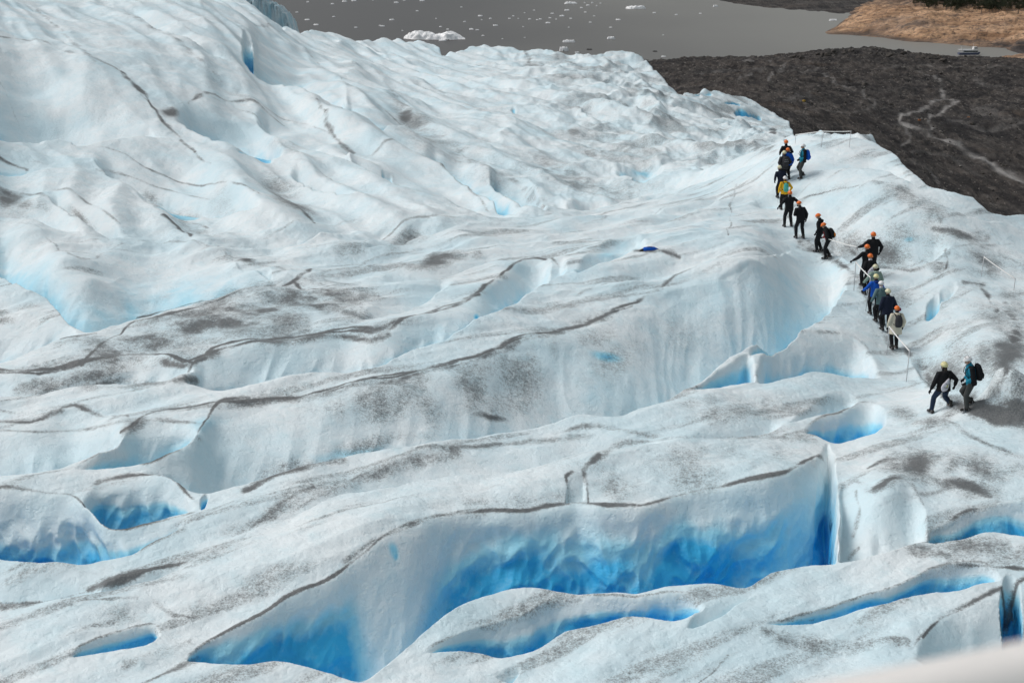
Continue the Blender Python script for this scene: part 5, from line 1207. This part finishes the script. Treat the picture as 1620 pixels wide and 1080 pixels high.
d = person(1491, 647, 1.67, 14, 'person in black jacket, blue jeans, pale yellow helmet, legs wide apart', C_BLACK, C_JEAN, H_YE, ((-.22, .26), (.16, -.12)), lean=(1, 7), arms=[(-.40, .10, -.12), (.40, .02, .02)], hood=True, bulk=1.16, hair=True, sway=.02)
sling(d, 'white sling bag with a lime emblem on the back of the person in jeans', C_WHITEC, C_LIME)
d = person(1533, 643, 1.66, 84, 'guide in teal and black jacket, white helmet, beside the person in jeans', C_TEAL, C_GREYP, H_WH, ((-.09, .10), (.10, -.04)), lean=(0, 11), arms=[(-.18, .20, .0), (.18, .18, .02)], look=(-16, 0, 8), face=True, scarf=C_TEAL, hip_drop=.06, accents=(C_BLACK, lambda X, Y, Z: (Y < .05) & (Z > -.2) & (np.abs(X) > .10)))
backpack(d, 'black backpack worn by the guide beside the person in jeans', C_BLACK, w=.30, hgt=.52, dep=.22)

# ------------------------------------------------------------------ rope rails
def rail(label, posts, ropes):
    """posts: photo (u, v) of the foot and height in metres; ropes link post tops"""
    g0 = ground(*posts[0][:2]); root = tag(empty('rope_rail', g0), label, 'rope rail', 'rope rails along the ice path')
    tops = []
    for u, v, h, tilt in posts:
        x, y, z = ground(u, v); b = Vector((x - g0[0], y - g0[1], z - g0[2] - .15)); t = b + Vector((tilt * h, 0, h + .15)); tops.append(t)
        bm = bmesh.new(); tube(bm, b, t, .016, 10); bmesh.ops.create_uvsphere(bm, u_segments=8, v_segments=6, radius=.026, matrix=Matrix.Translation(t)); bm_to('post', bm, M_POST, root)
    for a, b, sag in ropes:
        A_ = tops[a]; B_ = tops[b] if isinstance(b, int) else Vector(b) - Vector(g0)
        pts = [A_.lerp(B_, i / 10) - Vector((0, 0, sag * 4 * (i / 10) * (1 - i / 10))) for i in range(11)]
        bm = bmesh.new(); loft(bm, pts, [.023] * 11, 8); bm_to('rope', bm, M_ROPE, root)
    return root
rail('white rope rail with three posts along the top edge of the ice hump', [(1257, 226, .5, 0), (1300, 232, .86, .08), (1344, 232, .86, .06)], [(0, 1, .0), (1, 2, .02)])
rail('white rope rail from the stooping walker down to the bend in the path', [(1308, 407, .9, 0), (1351, 436, 1.3, 0)], [(0, 1, .03)])
rail('short white rope rail beside the roped walkers, held by the sage green jacket', [(1352, 458, 1.2, 0), (1370, 490, 1.35, .08)], [(0, 1, .02)])
rail('white rope rail running down behind the long cream coat', [(1404, 560, 1.1, 0), (1432, 602, 1.1, .02)], [(0, 1, .02)])
rail('thin white rope rail at the right edge above the ice bowl', [(1553, 436, .85, .05), (1604, 458, .5, 0)], [(0, 1, .02)])

# blue bundle half hidden behind the ice edge
x, y, z = ground(1028, 397)
du = tag(empty('duffel_bag', (x, y + .25, z - .10), R(3)), 'blue bundle with black ends lying half hidden behind a dirty ice edge', 'bag')
bm = bmesh.new(); loft(bm, [(-.24, 0, .06), (-.18, 0, .11), (0, 0, .12), (.2, 0, .12), (.34, 0, .09)], [.10, .13, .14, .13, .09], 16); bm_to('bag', bm, C_BLUE, du)
bm = bmesh.new(); loft(bm, [(-.40, 0, -.06), (-.34, 0, .02), (-.22, 0, .08)], [.07, .10, .115], 14); loft(bm, [(.32, 0, .095), (.46, 0, .07), (.52, 0, .05)], [.085, .05, .02], 12); bm_to('end_flap', bm, C_BLACK, du)
bm = bmesh.new(); loft(bm, [(-.1, -.13, .12), (-.05, -.05, .27), (.1, -.05, .27), (.15, -.13, .12)], [.012] * 4, 6); bm_to('handle', bm, M_STRAP, du)

# the pale rail right in front of the camera, out of focus
hr_ = tag(empty('handrail', (0, 0, CAMZ)), 'thick cream white handrail, blurred, crossing the lower right corner', 'handrail')
def near(u, v, y):
    dx, dy, dz = ray(u, v); s = y / dy; return Vector((float(dx * s), y, float(dz * s)))
a = near(1210, 1154, 1.25); b = near(1680, 1062, 1.20); dd_ = (b - a)
bm = bmesh.new(); loft(bm, [a - dd_ * 1.2, a - dd_ * .4, a, a + dd_ * .35, b, b + dd_ * .6], [(.036, .036)] * 6, 32); bm_to('rail', bm, M_RAIL, hr_)
for t in (-1.0, 1.5):
    p = a + dd_ * t; bm = bmesh.new(); loft(bm, [p + Vector((0, 0, -.02)), p + Vector((0, 0, -2.6))], [.024, .024], 16); bm_to('post', bm, M_RAIL, hr_)
